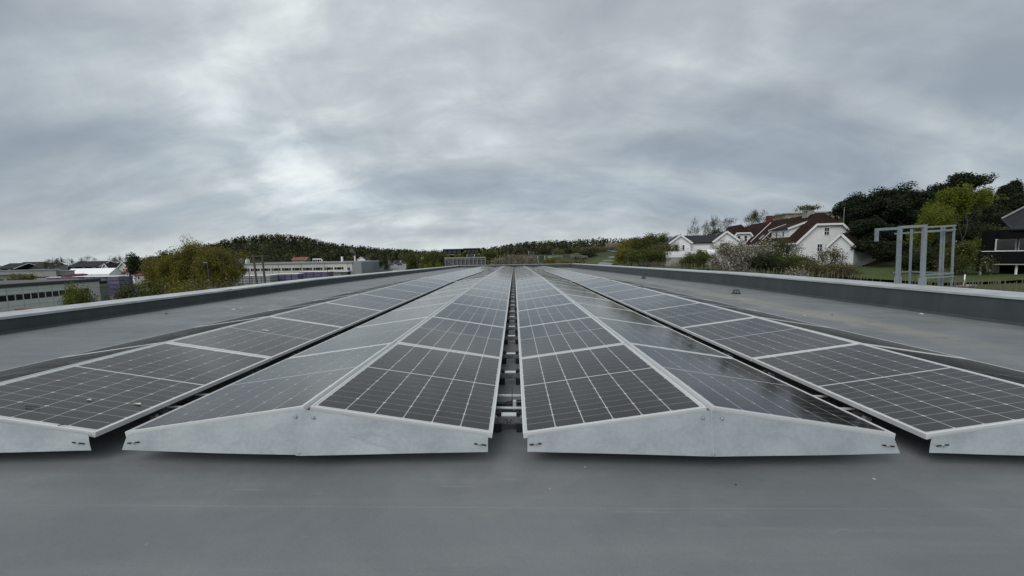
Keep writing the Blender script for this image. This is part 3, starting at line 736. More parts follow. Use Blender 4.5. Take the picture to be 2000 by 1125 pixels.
L_PINK = M('pink_blossom', (.5, .48, .45), .8, spec=.2, island=[(.22, .16, .13), (.34, .27, .23), (.46, .38, .33)], transl=.2)

def skeleton(seed, style):
    """unit tree: list of (p0, p1, r0, r1) and tips"""
    rg = random.Random(seed); segs, tips = [], []
    if style == 'cone':
        segs.append((Vector((0, 0, 0)), Vector((0, 0, 1)), .03, .004))
        for k in range(26):
            z_ = .06 + .93 * k / 26; rad = .20 * (1 - z_) ** .8 + .015
            for j in range(7):
                t_ = rg.uniform(0, 6.28); e = Vector((rad * math.cos(t_), rad * math.sin(t_), z_ - rad * .3)); segs.append((Vector((0, 0, z_)), e, .006, .002))
                tips += [e, e * .75 + Vector((0, 0, z_)) * .25, e * .45 + Vector((0, 0, z_)) * .55]
        tips.append(Vector((0, 0, 1))); return segs, tips
    P = dict(oak=(5, 3, .95, .72, .12), bare=(6, 3, .85, .74, .10), pine=(5, 3, 1.0, .70, .02), bush=(4, 3, .75, .78, .22), upright=(5, 3, .45, .76, .28), willow=(5, 3, .6, .76, .18))[style]
    lv, br, ang, sc_, up = P
    def grow(p, d, ln, r_, k):
        n_ = 3; q = p.copy(); dd = d.copy(); rr_ = r_
        for i in range(n_):
            dd = (dd + Vector((rg.gauss(0, .16), rg.gauss(0, .16), rg.gauss(0, .10) + up * .4))).normalized()
            q2 = q + dd * ln / n_; segs.append((q.copy(), q2.copy(), rr_, rr_ * .86)); rr_ *= .86; q = q2
            if k < lv and i > 0 and rg.random() < .55:
                child(q, dd, ln, rr_, k)
            if k >= lv - 1: tips.append(q.copy())
        if k < lv:
            for _ in range(br - (1 if rg.random() < .35 else 0)): child(q, dd, ln, rr_, k)
    def child(q, dd, ln, rr_, k):
        a = dd.orthogonal().normalized(); b_ = dd.cross(a); t_ = rg.uniform(0, 2 * math.pi); an = ang * rg.uniform(.45, 1.05)
        nd = (dd * math.cos(an) + (a * math.cos(t_) + b_ * math.sin(t_)) * math.sin(an)).normalized()
        if style == 'pine': nd.z *= .45; nd.normalize()
        grow(q, nd, ln * sc_ * rg.uniform(.8, 1.1), rr_ * .62, k + 1)
    if style in ('bush', 'willow'):
        for _ in range(9 if style == 'bush' else 7):
            t_ = rg.uniform(0, 2 * math.pi); lean = rg.uniform(.15, .9 if style == 'bush' else .55)
            grow(Vector((rg.uniform(-.1, .1), rg.uniform(-.1, .1), 0)), Vector((math.cos(t_) * lean, math.sin(t_) * lean, 1)).normalized(), .32, .018, 2)
    else:
        grow(Vector((0, 0, 0)), Vector((0, 0, 1)), .42 if style != 'pine' else .5, .040, 1)
    return segs, tips
SK = {}
def tree_meshes(seed, style, h, w, leaf, nleaf, lsize, clump, twigs=True, blossom=None, bfrac=0., flat=1., crown_lo=0., depth=None, nclump=240):
    key = (seed, style)
    if key not in SK: SK[key] = skeleton(seed, style)
    segs, tips = SK[key]
    T = np.array([tuple(p) for p in tips]); mx = np.percentile(T, 98, axis=0); mn = np.percentile(T, 2, axis=0)
    dep = depth or w
    sx_ = w / max(mx[0] - mn[0], 1e-3); sy_ = dep / max(mx[1] - mn[1], 1e-3); sz_ = h / T[:, 2].max()
    cx, cy = (mx[0] + mn[0]) / 2, (mx[1] + mn[1]) / 2
    def tr(p, f=1.0):
        f = min(1, max(0, p[2] / .45)); return np.array([(p[0] - cx * f) * sx_, (p[1] - cy * f) * sy_, p[2] * sz_])
    # wood
    V, Fc = [], []; rs = (sx_ + sz_) / 2
    def addseg(p, q, r0, r1, n_):
        d = q - p; L = np.linalg.norm(d)
        if L < 1e-5: return
        d = d / L; a = np.cross(d, [.3, .5, .81]); a /= np.linalg.norm(a); b_ = np.cross(d, a); k = len(V)
        for c, r_ in ((p, r0), (q, r1)):
            for i in range(n_):
                t_ = 2 * math.pi * i / n_; V.append(c + a * r_ * math.cos(t_) + b_ * r_ * math.sin(t_))
        for i in range(n_): Fc.append((k + i, k + (i + 1) % n_, k + n_ + (i + 1) % n_, k + n_ + i))
    for p, q, r0, r1 in segs:
        R0 = r0 * rs * .55
        if not twigs and R0 < .012 * h: continue
        addseg(tr(p), tr(q), max(R0, .012), max(r1 * rs * .55, .009), 6 if R0 > .1 else 3)
    wm = bpy.data.meshes.new('trunk'); wm.from_pydata([tuple(v_) for v_ in V], [], Fc)
    # leaves
    rg = np.random.default_rng(seed * 7 + 3)
    TT = np.array([tr(p) for p in T]); TT = TT[TT[:, 2] > crown_lo * h]
    if len(TT) > nclump: TT = TT[rg.choice(len(TT), nclump, replace=False)]
    pick = rg.integers(0, len(TT), nleaf); base = TT[pick]
    off = rg.normal(0, 1, (nleaf, 3)); nr_ = np.linalg.norm(off, axis=1)[:, None]; off = off / nr_ * np.minimum(nr_, 1.9); off = off * np.array([clump, clump, clump * flat])
    Cc = base + off; Cc[:, 2] = np.maximum(Cc[:, 2], .05)
    s_ = lsize * rg.uniform(.55, 1.25, nleaf)[:, None]
    a = rg.normal(0, 1, (nleaf, 3)); 
    if flat < .6: a[:, 2] *= .35
    a /= np.linalg.norm(a, axis=1)[:, None]
    b_ = rg.normal(0, 1, (nleaf, 3)); b_ -= (b_ * a).sum(1)[:, None] * a; b_ /= np.linalg.norm(b_, axis=1)[:, None]
    Q = np.stack([Cc - a * s_ * .5, Cc + b_ * s_ * .30, Cc + a * s_ * .5, Cc - b_ * s_ * .30], 1)
    mi = np.zeros(nleaf, int); mats = [leaf]
    if blossom: mats.append(blossom); mi = (rg.random(nleaf) < bfrac).astype(int)
    return wm, quadmesh('crown', Q, mats, mi)
def tree(name, label, cat, px, D, top, wpx, style, leaf, nleaf, lsize, clump, seed=1, base=None, bark=None, group=None, **kw):
    """px = photo column of its middle, D = distance, top = photo row of its tip, wpx = its width in the photo"""
    nleaf = int(nleaf * 1.35); lsize = lsize * .82
    p = at(px, top, D); z0 = g(p.x, p.y) - .1 if base is None else base
    az = math.atan2(p.x, p.y); h = p.z - z0; w = wpx * D / F * math.cos(az) ** 1.0
    wm, cm = tree_meshes(seed, style, h, w, leaf, nleaf, lsize, clump, **kw)
    wm.materials.append(bark or m_bark)
    r_ = empty(name, (p.x, p.y, z0), -az, label, cat, group); link('trunk', wm, r_); link('crown', cm, r_); return r_

# ---------------------------------------------------------------- far woods as one mass each
def wood(name, n_, xr_, yr_, keep, hh, cols, seed, label, per=26, sz=1.25):
    rg = np.random.default_rng(seed); xs = rg.uniform(*xr_, n_ * 3); ys = rg.uniform(*yr_, n_ * 3); k = keep(xs, ys); xs, ys = xs[k][:n_], ys[k][:n_]
    zs = gheights(xs, ys); n2 = len(xs); H = rg.uniform(hh[0], hh[1], n2); con = rg.random(n2) < .35
    c = np.repeat(np.stack([xs, ys, zs], 1), per, 0); Hc = np.repeat(H, per); cf = np.repeat(con, per)
    f = rg.random(n2 * per) ** .75; rad = np.where(cf, (1 - f) * .26 + .05, .34 * np.sqrt(np.clip(1 - (f - .55) ** 2 / .26, .02, 1))) * Hc
    t_ = rg.uniform(0, 2 * np.pi, n2 * per); rr_ = np.sqrt(rg.random(n2 * per)) * rad
    P_ = c + np.stack([rr_ * np.cos(t_), rr_ * np.sin(t_), f * Hc * .95 + .3], 1)
    a = rg.normal(0, 1, P_.shape); a /= np.linalg.norm(a, axis=1)[:, None]; b_ = rg.normal(0, 1, P_.shape); b_ -= (a * b_).sum(1)[:, None] * a; b_ /= np.linalg.norm(b_, axis=1)[:, None]
    s_ = (sz * rg.uniform(.6, 1.3, len(P_)))[:, None]
    Q = np.stack([P_ - a * s_ * .6, P_ + b_ * s_ * .45, P_ + a * s_ * .6, P_ - b_ * s_ * .45], 1)
    mi = np.where(cf, 0, 1 + (np.repeat(rg.random(n2), per) < .35).astype(int))
    o = link(name, quadmesh(name, Q, cols, mi)); tag(o, label, 'woodland', kind='stuff'); return o
wd = [L_PINE, L_DARK, L_BROWN]
onhill = lambda x_, y_: (gheights(x_, y_) > -2.5 + 2 * np.sin(x_ * .07))
wood('woodland', 2300, (-385, -130), (330, 520), onhill, (7, 12), wd, 1, 'dark wooded hill on the skyline behind the factory on the left')
wood('woodland', 1700, (-220, 60), (370, 560), lambda x_, y_: x_ == x_, (6, 10), wd, 2, 'low wooded ridge on the skyline left of centre', per=20)
wood('woodland', 1500, (-10, 260), (275, 520), lambda x_, y_: (x_ / y_ > -.02) & (x_ / y_ < .62), (5, 9.5), [L_DARK, L_PINE, L_BROWN], 3, 'wooded slopes with scattered houses right of centre', per=22)
wood('woodland', 900, (-620, -300), (250, 420), lambda x_, y_: (x_ / y_ > -1.45), (3, 6), [L_DARK, L_BROWN, L_OLIVE], 4, 'low dark trees along the far left skyline', per=18, sz=1.1)
wood('undergrowth', 420, (-45, 5), (130, 188), lambda x_, y_: (x_ / y_ > -.285) & (x_ / y_ < -.02), (2.2, 3.6), [L_DARK, L_MID, L_OLIVE], 5, 'dense green thicket on the knoll below the dark flat-roofed houses', per=60, sz=.75)
wood('undergrowth', 150, (8, 40), (62, 96), lambda x_, y_: (x_ / y_ > .10) & (x_ / y_ < .19), (.6, 1.4), [L_DARK, L_MID, L_OLIVE], 6, 'low green scrub behind the far right corner of the roof', per=60, sz=.4)
wood('undergrowth', 260, (50, 120), (60, 105), lambda x_, y_: (x_ / y_ > .82) & (x_ / y_ < 1.3), (1.5, 3.2), [L_PINE, L_DARK, L_MID], 7, 'dark shrubs covering the hillside behind the big white house', per=110, sz=.6)

# ---------------------------------------------------------------- trees that stand out one by one
T_ = tree
# left, the yellow-green clump
for i, (px, D, top, w, lab, leaf, st) in enumerate([
        (318, 50, 494, 74, 'low olive bushy tree at the left end of the willow clump', L_OLIVE, 'willow'),
        (352, 46, 486, 86, 'olive willow with bare twigs rising above it, left half of the clump', L_OLIVE, 'willow'),
        (384, 47, 467, 90, 'tallest willow of the clump, wispy bare tips over olive leaves', L_OLIVE, 'willow'),
        (424, 44, 480, 92, 'rounded yellow-green willow at the right end of the clump', L_OLIVE, 'willow'),
        (456, 52, 494, 40, 'thin half-bare willow in front of the factory corner', L_BROWN, 'upright')]):
    T_('willow_tree', lab, 'tree', px, D, top, w, st, leaf, 15000 if i < 4 else 2500, .19, .34, seed=20 + i, group='willows beyond the left parapet')
T_('shrub', 'bright green round shrub in front of the long white office block', 'shrub', 149, 36, 549, 60, 'bush', L_BRIGHT, 4200, .17, .22, seed=31)
T_('shrub', 'thin pale-leaved sapling left of the beige workshop wall', 'shrub', 35, 75, 533, 36, 'upright', L_OLIVE, 700, .28, .35, seed=32, group='saplings by the beige workshop')
T_('shrub', 'smaller thin sapling right of the other, before the beige workshop', 'shrub', 57, 76, 535, 22, 'upright', L_OLIVE, 420, .28, .3, seed=33, group='saplings by the beige workshop')
for i, (px, D, top, w, lab) in enumerate([(250, 34, 552, 90, 'green scrub along the fence left of the black lamp post'), (310, 32, 548, 110, 'green scrub at the foot of the willow clump'), (380, 30, 545, 110, 'brown-green scrub below the tall willow'), (450, 30, 552, 80, 'brown scrub at the right end of the willow clump')]):
    T_('shrub', lab, 'shrub', px, D, top, w, 'bush', [L_MID, L_MID, L_OLIVE, L_BROWN][i], 5200, .20, .38, seed=35 + i, group='scrub beyond the left parapet')
for i, (px, top, w, lab) in enumerate([(95, 505, 22, 'low bare tree right of the dark gabled roofs'), (111, 499, 25, 'spreading bare tree, second from the left on the skyline'), (139, 504, 24, 'faint small bare tree between two larger ones on the left skyline'),
        (172, 498, 40, 'widest bare tree on the left skyline'), (224, 496, 28, 'round bare tree above the red-roofed house'), (249, 502, 12, 'slim bare tree right of the round one')]):
    T_('bare_tree', lab, 'tree', px, 165, top, w, 'bare', L_BROWN, 420 if i != 2 else 160, .40, .45, seed=40 + i % 3, group='bare trees on the left skyline', base=-5.5, twigs=True)
T_('tree', 'dense dark rounded tree left of the willow clump', 'tree', 266, 120, 499, 24, 'oak', L_DARK, 3000, .6, .7, seed=44)
T_('tree', 'dark tree behind the left shoulder of the willow clump', 'tree', 318, 130, 492, 54, 'oak', L_DARK, 4000, .6, .8, seed=45)
T_('tree', 'grey-green tree half hidden by the willow clump', 'tree', 296, 110, 508, 34, 'oak', L_BROWN, 2200, .5, .7, seed=46)
# middle, behind the far parapet
T_('blossom_tree', 'pinkish blossoming tree above the middle of the far parapet', 'tree', 1012, 74, 490, 62, 'bush', L_BROWN, 5200, .20, .22, seed=50, blossom=L_PINK, bfrac=.5, group='blossoming trees behind the far parapet')
T_('blossom_tree', 'smaller blossoming tree right of the middle of the far parapet', 'tree', 1040, 70, 499, 26, 'bush', L_BROWN, 1600, .18, .2, seed=51, blossom=L_PINK, bfrac=.6, group='blossoming trees behind the far parapet')
T_('blossom_tree', 'pale green tree coming into blossom right of the steel frame', 'tree', 975, 78, 493, 40, 'bush', L_OLIVE, 2600, .2, .22, seed=52, blossom=L_BLOSSOM, bfrac=.25, group='blossoming trees behind the far parapet')
T_('bare_tree', 'slender bare tree tip rising behind the blossoming tree', 'tree', 989, 120, 480, 12, 'upright', L_BROWN, 160, .3, .2, seed=53)
T_('tree', 'green tree just right of the steel frame', 'tree', 955, 95, 490, 30, 'oak', L_MID, 2600, .32, .4, seed=54)
T_('shrub', 'yellow-green bush left of the steel frame, the lower one', 'shrub', 840, 90, 512, 22, 'bush', L_BRIGHT, 1100, .3, .3, seed=55, group='yellow-green bushes by the steel frame')
T_('shrub', 'yellow-green bush touching the left end of the steel frame', 'shrub', 861, 84, 510, 20, 'bush', L_BRIGHT, 1100, .3, .3, seed=56, group='yellow-green bushes by the steel frame')
T_('shrub', 'rounded olive bush behind the far parapet right of the blossom', 'shrub', 1074, 88, 501, 26, 'bush', L_OLIVE, 2000, .25, .3, seed=57)
T_('shrub', 'low olive bush next to the rounded one, nearer the right corner', 'shrub', 1100, 85, 506, 30, 'bush', L_OLIVE, 1500, .22, .3, seed=58)
T_('tree', 'dark green tree by the road left of the thicket', 'tree', 750, 150, 506, 16, 'oak', L_DARK, 900, .55, .5, seed=59)
T_('tree', 'big rounded dark tree at the left of the knoll thicket', 'tree', 818, 120, 494, 44, 'oak', L_MID, 5200, .42, .7, seed=60, depth=10)
T_('tree', 'broad green tree on the knoll thicket, left of the steel frame', 'tree', 856, 110, 494, 40, 'oak', L_MID, 5200, .4, .7, seed=61, depth=8)
T_('tree', 'grey-green tree above the winding road', 'tree', 1160, 170, 486, 44, 'oak', L_BROWN, 3000, .6, .8, seed=62)
T_('tree', 'conical dark tree among the far gardens right of centre', 'tree', 1110, 160, 488, 12, 'upright', L_DARK, 900, .5, .5, seed=63)
for i, (px, D, top, w, lab) in enumerate([(1086, 150, 500, 16, 'white blossoming tree, leftmost in the far gardens'), (1124, 145, 497, 16, 'white blossoming tree in the middle of the far gardens'), (1140, 140, 501, 12, 'small white blossoming tree, rightmost in the far gardens')]):
    T_('blossom_tree', lab, 'tree', px, D, top, w, 'bush', L_BROWN, 900, .4, .3, seed=64 + i, blossom=L_BLOSSOM, bfrac=.4, group='white blossom in the far gardens')
for i, (px, D, top, w, lab, leaf) in enumerate([(1130, 240, 487, 30, 'light olive tree on the distant slope, left one', L_MID), (1172, 235, 484, 34, 'grey-green tree on the distant slope above the winding road', L_BROWN), (1200, 230, 478, 26, 'pale blossoming tree on the slope by the upper road', L_PINK), (1060, 245, 490, 30, 'dark tree among the distant slope houses', L_DARK), (1010, 240, 489, 36, 'dark round tree on the distant slope behind the blossom', L_DARK), (1095, 240, 491, 26, 'brownish tree on the distant slope', L_BROWN), (1148, 150, 499, 22, 'low dark tree between the far cottages', L_DARK)]):
    T_('tree', lab, 'tree', px, D, top, w, 'oak', leaf, 1800, .7, 1.0, seed=170 + i, group='trees on the distant slope')
# right, up to the small white house
for i, (px, D, top, w, lab, leaf, nl) in enumerate([
        (1232, 74, 466, 50, 'leftmost green bushy tree of the clump left of the small white house', L_OLIVE, 6000), (1262, 72, 462, 52, 'green bushy tree, second from left, by the small white house', L_MID, 6500),
        (1286, 76, 456, 46, 'taller olive tree with bare tips, mid clump, left of the small white house', L_MID, 5200), (1313, 80, 464, 40, 'dark tree just left of the small white house', L_DARK, 5000),
        (1300, 66, 478, 60, 'brownish shrubs below the small white house balcony', L_BROWN, 5200), (1222, 68, 486, 40, 'low olive bush at the left foot of the clump', L_OLIVE, 3500), (1262, 62, 489, 70, 'low hedge-like bush in front of the clump', L_MID, 6000)]):
    T_('bushy_tree', lab, 'tree', px, D, top, w, 'willow' if i < 3 else 'bush', leaf, nl, .27, .36, seed=70 + i, group='trees left of the small white house')
for i, (px, top, w, lab) in enumerate([(1363, 422, 40, 'round budding bare tree behind the small white house'), (1391, 419, 32, 'bare tree with a dark straight trunk behind the small white house'), (1424, 423, 44, 'bare tree between the small white house and the brown roof'),
        (1466, 410, 30, 'leafing tree at the left end of the brown roof ridge'), (1500, 407, 50, 'broad bare tree behind the brown roof ridge')]):
    T_('bare_tree', lab, 'tree', px, 98, top, w, 'bare', [L_BROWN, L_BROWN, L_BROWN, L_MID, L_BROWN][i], [900, 200, 500, 2600, 700][i], .24, .35, seed=80 + i % 4, group='bare trees behind the houses')
T_('tree', 'dark low tree behind the grey roof of the olive house', 'tree', 1405, 92, 452, 44, 'oak', L_DARK, 3000, .4, .6, seed=85)
# bushes before the big white house
for i, (px, D, top, w, lab, leaf, nl, bl, bf) in enumerate([
        (1378, 44, 490, 72, 'green bush left of the large blossoming shrub', L_MID, 8000, None, 0), (1345, 47, 503, 40, 'low green bush beside the small white house wall', L_MID, 3500, None, 0),
        (1452, 38, 470, 90, 'large white-blossoming shrub in front of the big white house', L_BROWN, 11000, L_BLOSSOM, .42), (1420, 37, 498, 60, 'lower white-blossoming shrub at the left foot of the large one', L_BROWN, 4500, L_BLOSSOM, .38),
        (1520, 40, 461, 70, 'tall green shrub hiding the side wall of the big white house', L_MID, 8500, L_BLOSSOM, .05), (1545, 36, 499, 84, 'wide green shrub in front of the big white house', L_MID, 7000, None, 0),
        (1500, 36, 496, 70, 'dark green shrub between the blossoming shrub and the wide one', L_DARK, 7000, None, 0),
        (1585, 34, 512, 60, 'low green and brown shrub below the gable windows', L_BROWN, 3800, None, 0), (1620, 36, 480, 60, 'nearly bare spreading shrub before the white gable', L_BROWN, 1300, None, 0), (1642, 34, 516, 70, 'brown low shrub below the white extension', L_BROWN, 4000, None, 0),
        (1558, 26, 528, 40, 'small white-flowering shrub at the fence', L_MID, 2200, L_BLOSSOM, .3)]):
    kw = dict(blossom=bl, bfrac=bf) if bl else {}
    T_('shrub', lab, 'shrub', px, D, top, w, 'bush', leaf, nl, .15, .22, seed=90 + i, group='shrubs in front of the big white house', **kw)
# the pines and the bright tree
for i, (px, D, top, w, lab, dep) in enumerate([
        (1663, 66, 392, 44, 'leftmost dark pine with a wind-bent crown behind the big white house', 9), (1690, 64, 376, 66, 'dark pine with layered crown, second from the left', 10), (1742, 60, 371, 115, 'broad dark pine in the middle of the pine group', 12),
        (1793, 60, 360, 110, 'tall dark pine between the broad one and the tallest', 12), (1842, 62, 352, 130, 'tallest dark pine with a rounded crown above the bright tree', 13), (1884, 64, 356, 60, 'dark pine at the right end of the pine group', 10)]):
    T_('pine_tree', lab, 'tree', px, D, top, w, 'pine', L_PINE, 20000, .34, .62, seed=110 + i, flat=.55, nclump=260, depth=dep, group='dark pines behind the bright tree', bark=m_bark)
for i, (px, D, top, w, lab) in enumerate([(1712, 50, 430, 80, 'low dark pine drooping over the white extension'), (1720, 47, 468, 76, 'lowest dark pine boughs reaching the lawn beside the white extension'), (1772, 52, 440, 90, 'dark conifer mass behind the ladder head')]):
    T_('pine_tree', lab, 'tree', px, D, top, w, 'pine', L_PINE, 18000, .30, .58, seed=120 + i, flat=.5, nclump=240, depth=9, group='low dark conifers beside the lawn')
T_('bright_tree', 'bright yellow-green tree with upright boughs in front of the dark pines', 'tree', 1868, 42, 366, 120, 'upright', L_BRIGHT, 17000, .22, .26, seed=130, crown_lo=.12, depth=7, flat=2.0, nclump=170)
T_('bright_tree', 'lower yellow-green tree left of the taller bright one', 'tree', 1822, 41, 414, 70, 'upright', L_BRIGHT, 9000, .20, .24, seed=131, crown_lo=.1, depth=5, flat=2.0, nclump=120)
T_('shrub', 'green shrub with a few white flowers left of the dark house', 'shrub', 1885, 33, 474, 90, 'bush', L_MID, 7000, .16, .24, seed=132, blossom=L_BLOSSOM, bfrac=.03)
T_('shrub', 'dark shrub behind the ladder head', 'shrub', 1800, 36, 490, 80, 'bush', L_DARK, 7500, .18, .25, seed=133)
for i, (px, D, top, w, lab) in enumerate([(1965, 80, 366, 44, 'dark conical conifer above the dark house'), (1982, 84, 356, 36, 'tall dark pine tip at the right edge'), (1935, 72, 404, 60, 'dark green conifer below the hilltop white house'), (1992, 76, 384, 40, 'dark conifer at the right edge above the roof')]):
    T_('conifer', lab, 'tree', px, D, top, w, 'cone', L_PINE, 9000, .42, .42, seed=140 + i, depth=6, nclump=600, group='dark conifers above the dark house')

for i, (px, D, top, w, lab, leaf) in enumerate([(1905, 48, 440, 70, 'dark green shrub on the slope left of the dark house roof', L_DARK), (1945, 46, 452, 60, 'green shrub hiding the left end of the dark house balcony', L_MID), (1930, 60, 425, 90, 'dark evergreen shrub above the dark house', L_PINE), (1860, 44, 478, 60, 'green shrub below the bright tree', L_MID), (1990, 62, 415, 60, 'dark evergreen behind the dark house roof ridge', L_PINE), (1915, 38.5, 470, 30, 'pale green twiggy bush touching the balcony of the dark house', L_BRIGHT)]):
    T_('shrub', lab, 'shrub', px, D, top, w, 'bush', leaf, 8000 if i != 5 else 1800, .26, .34, seed=160 + i, group='shrubs on the slope by the dark house')

# ================================================================ buildings
m_glass = M('window_glass', (.015, .018, .022), .08, spec=.6)
m_white = M('white_weatherboard', (.80, .81, .81), .6, var=.04, wave=('Z', 2.6, .5, .02))
m_trim = M('white_trim', (.78, .79, .79), .5)
m_tile = M('brown_roof_tiles', (.030, .015, .012), .85, spec=.15, var=.3, vscale=.7, wave=('Z', 3.2, .9, .04))
m_tileg = M('charcoal_roof_tiles', (.030, .032, .036), .8, spec=.2, var=.2, wave=('Z', 3, .8, .04))
m_olive = M('olive_weatherboard', (.17, .16, .10), .7, var=.08, wave=('Z', 2.6, .5, .02))
m_beige = M('beige_render', (.50, .49, .45), .8, var=.08, vscale=.5)
m_panelw = M('pale_cladding', (.66, .69, .67), .6, var=.07, vscale=.6)
m_greyc = M('grey_cladding', (.25, .27, .27), .7, var=.08)
m_darkw = M('black_stained_boards', (.006, .006, .007), .85, spec=.12, var=.2)
m_conc = M('concrete', (.34, .33, .31), .85, var=.15, vscale=1.2)
m_red = M('red_tiles', (.22, .06, .04), .75, var=.2)
m_brick = M('chimney_brick', (.09, .030, .024), .85, var=.25, vscale=6)
m_purple = M('purple_wrap', (.085, .075, .145), .45, var=.3, vscale=.8, col2=(.16, .145, .23))
m_tarp = M('white_tarpaulin', (.90, .91, .92), .4, var=.04)
m_steel = M('weathered_steel', (.30, .31, .31), .6, metal=.3, var=.15)
m_blackm = M('black_metal', (.015, .015, .016), .6)
m_wood = M('weathered_pole', (.10, .09, .08), .9, var=.2)

def window(parent, c, w, h, nrm, cols=2, rows=2, trim=None, fr=.07):
    """c centre in parent's coordinates, nrm 'x-','x+','y-','y+'"""
    ax = 0 if nrm[0] == 'x' else 1; s_ = -1 if nrm[1] == '-' else 1
    def bx(mb, u0, u1, z0, z1, d0, d1):
        a_ = [0, 0, z0]; b_ = [0, 0, z1]; o_ = 1 - ax
        a_[o_] = min(u0, u1); b_[o_] = max(u0, u1); dd = sorted((d0 * s_, d1 * s_)); a_[ax] = dd[0]; b_[ax] = dd[1]
        a_ = [a_[i] + c[i] for i in range(3)]; b_ = [b_[i] + c[i] for i in range(3)]; mb.box(a_, b_)
    q = MB(); W2, H2 = w / 2, h / 2
    bx(q, -W2 - fr, W2 + fr, H2, H2 + fr, -.02, .05); bx(q, -W2 - fr, W2 + fr, -H2 - fr, -H2, -.02, .06); bx(q, -W2 - fr, -W2, -H2, H2, -.02, .05); bx(q, W2, W2 + fr, -H2, H2, -.02, .05)
    f = q.build('window', trim or m_trim, parent)
    for i in range(cols):
        for j in range(rows):
            q = MB(); g_2 = .03; bx(q, -W2 + w * i / cols + g_2, -W2 + w * (i + 1) / cols - g_2, -H2 + h * j / rows + g_2, -H2 + h * (j + 1) / rows - g_2, -.01, .025); q.build('pane', m_glass, f)
    q = MB(); bx(q, -W2, W2, -H2, H2, -.02, .018); q.build('sash', trim or m_trim, f)
def gable(root, x0, x1, y0, y1, zb, ze, zr, wall, roof_m, hip=0.0, over=.35, th=.16, names=('wall', 'roof', 'bargeboard'), axis_='y', hipback=None):
    """a gabled block; ridge runs along y (or x); hip = share of the gable height cut by a half hip"""
    hb = hip if hipback is None else hipback
    sw = (lambda p: p) if axis_ == 'y' else (lambda p: (p[1], p[0], p[2]))
    if axis_ == 'x': x0, x1, y0, y1 = y0, y1, x0, x1
    xm = (x0 + x1) / 2; hw = (x1 - x0) / 2; sl_ = (zr - ze) / hw
    q = MB(); zh = lambda k: zr - (zr - ze) * k
    def prof(y_, k):
        P = [(x0, y_, zb), (x1, y_, zb), (x1, y_, ze)]
        if k > 0: P += [(xm + hw * k, y_, zh(k)), (xm - hw * k, y_, zh(k))]
        else: P += [(xm, y_, zr)]
        return P + [(x0, y_, ze)]
    A, B = prof(y0, hip), prof(y1, hb)
    q.face([sw(p) for p in A]); q.face([sw(p) for p in reversed(B)])
    for xx_ in (x0, x1):
        q.face([sw(p) for p in ((xx_, y0, zb), (xx_, y1, zb), (xx_, y1, ze), (xx_, y0, ze))])
    me = q.mesh('wall', wall); link('wall', me, root)
    # roof planes (slabs)
    dy0 = hw * hip * .9; dy1 = hw * hb * .9
    for s_ in (-1, 1):
        e = lambda y_: (xm + s_ * (hw + over), y_, ze - sl_ * over + th)
        pts = [e(y0 - over)]
        k = hip
        if hip > 0: pts += [(xm + s_ * hw * hip, y0 - over, zh(hip) + th), (xm, y0 - over + dy0 + .2, zr + th)]
        else: pts += [(xm, y0 - over, zr + th)]
        if hb > 0: pts += [(xm, y1 + over - dy1 - .2, zr + th), (xm + s_ * hw * hb, y1 + over, zh(hb) + th)]
        else: pts += [(xm, y1 + over, zr + th)]
        pts += [e(y1 + over)]
        q = MB(); q.prism([sw(p) for p in pts], (0, 0, -th)); q.build('roof', roof_m, root)
    for yy, k, dd, s_ in ((y0 - over, hip, dy0, 1), (y1 + over, hb, dy1, -1)):
        if k > 0:
            q = MB(); q.prism([sw(p) for p in ((xm - hw * k, yy, zh(k) + th + .004), (xm + hw * k, yy, zh(k) + th + .004), (xm, yy + s_ * (dd + .2), zr + th + .004))], (0, 0, -th)); q.build('roof', roof_m, root)
            q = MB(); q.box(*[sw(p) for p in ((xm - hw * k - .05, min(yy - s_ * .05, yy), zh(k) - .10), (xm + hw * k + .05, max(yy - s_ * .05, yy), zh(k) + th + .01))]) if axis_ == 'y' else None
            if axis_ == 'y': q.build('bargeboard', m_trim, root)
        for sd in (-1, 1):
            q = MB(); p0 = (xm + sd * (hw + over), yy, ze - sl_ * over + .02); p1 = (xm + sd * hw * k, yy, zh(k) + .02)
            q.bar(sw(p0), sw(p1), .08, .26); q.build('bargeboard', m_trim, root)
def boxpart(root, name, mat, a, b_): q = MB(); q.box(a, b_); return q.build(name, mat, root)

# ---- the big white house
zb_h = g(41, 54) - .2
hp = at(1619, 415, 54)
H = empty('white_house', (hp.x, 54, zb_h), R(-9), 'big white weatherboard house with half-hipped brown tiled roof and lower extension', 'house')
zr_ = hp.z - zb_h; ze_ = at(1571, 472, 54).z - zb_h
gable(H, -3.9, 3.9, 0, 25, 0, ze_, zr_, m_white, m_tile, hip=.42)
gable(H, -6.8, -1.6, 17, 24.5, 0, ze_ + .2, zr_ - .3, m_white, m_tile, hip=.45, over=.3)
window(H, (-.15, 0, at(1612, 452, 54).z - zb_h), .60, 1.05, 'y-', 2, 2)
window(H, (-.95, 0, at(1604, 484, 54).z - zb_h), .62, 1.05, 'y-', 2, 2)
for xx in (-4.9, -3.7): window(H, (xx, 17, ze_ + 1.2), .5, 1.0, 'y-', 1, 2)
for yy in (2.4, 6.5, 10.5, 14): window(H, (-3.9, yy, 2.2), 1.0, 1.2, 'x-', 2, 2)
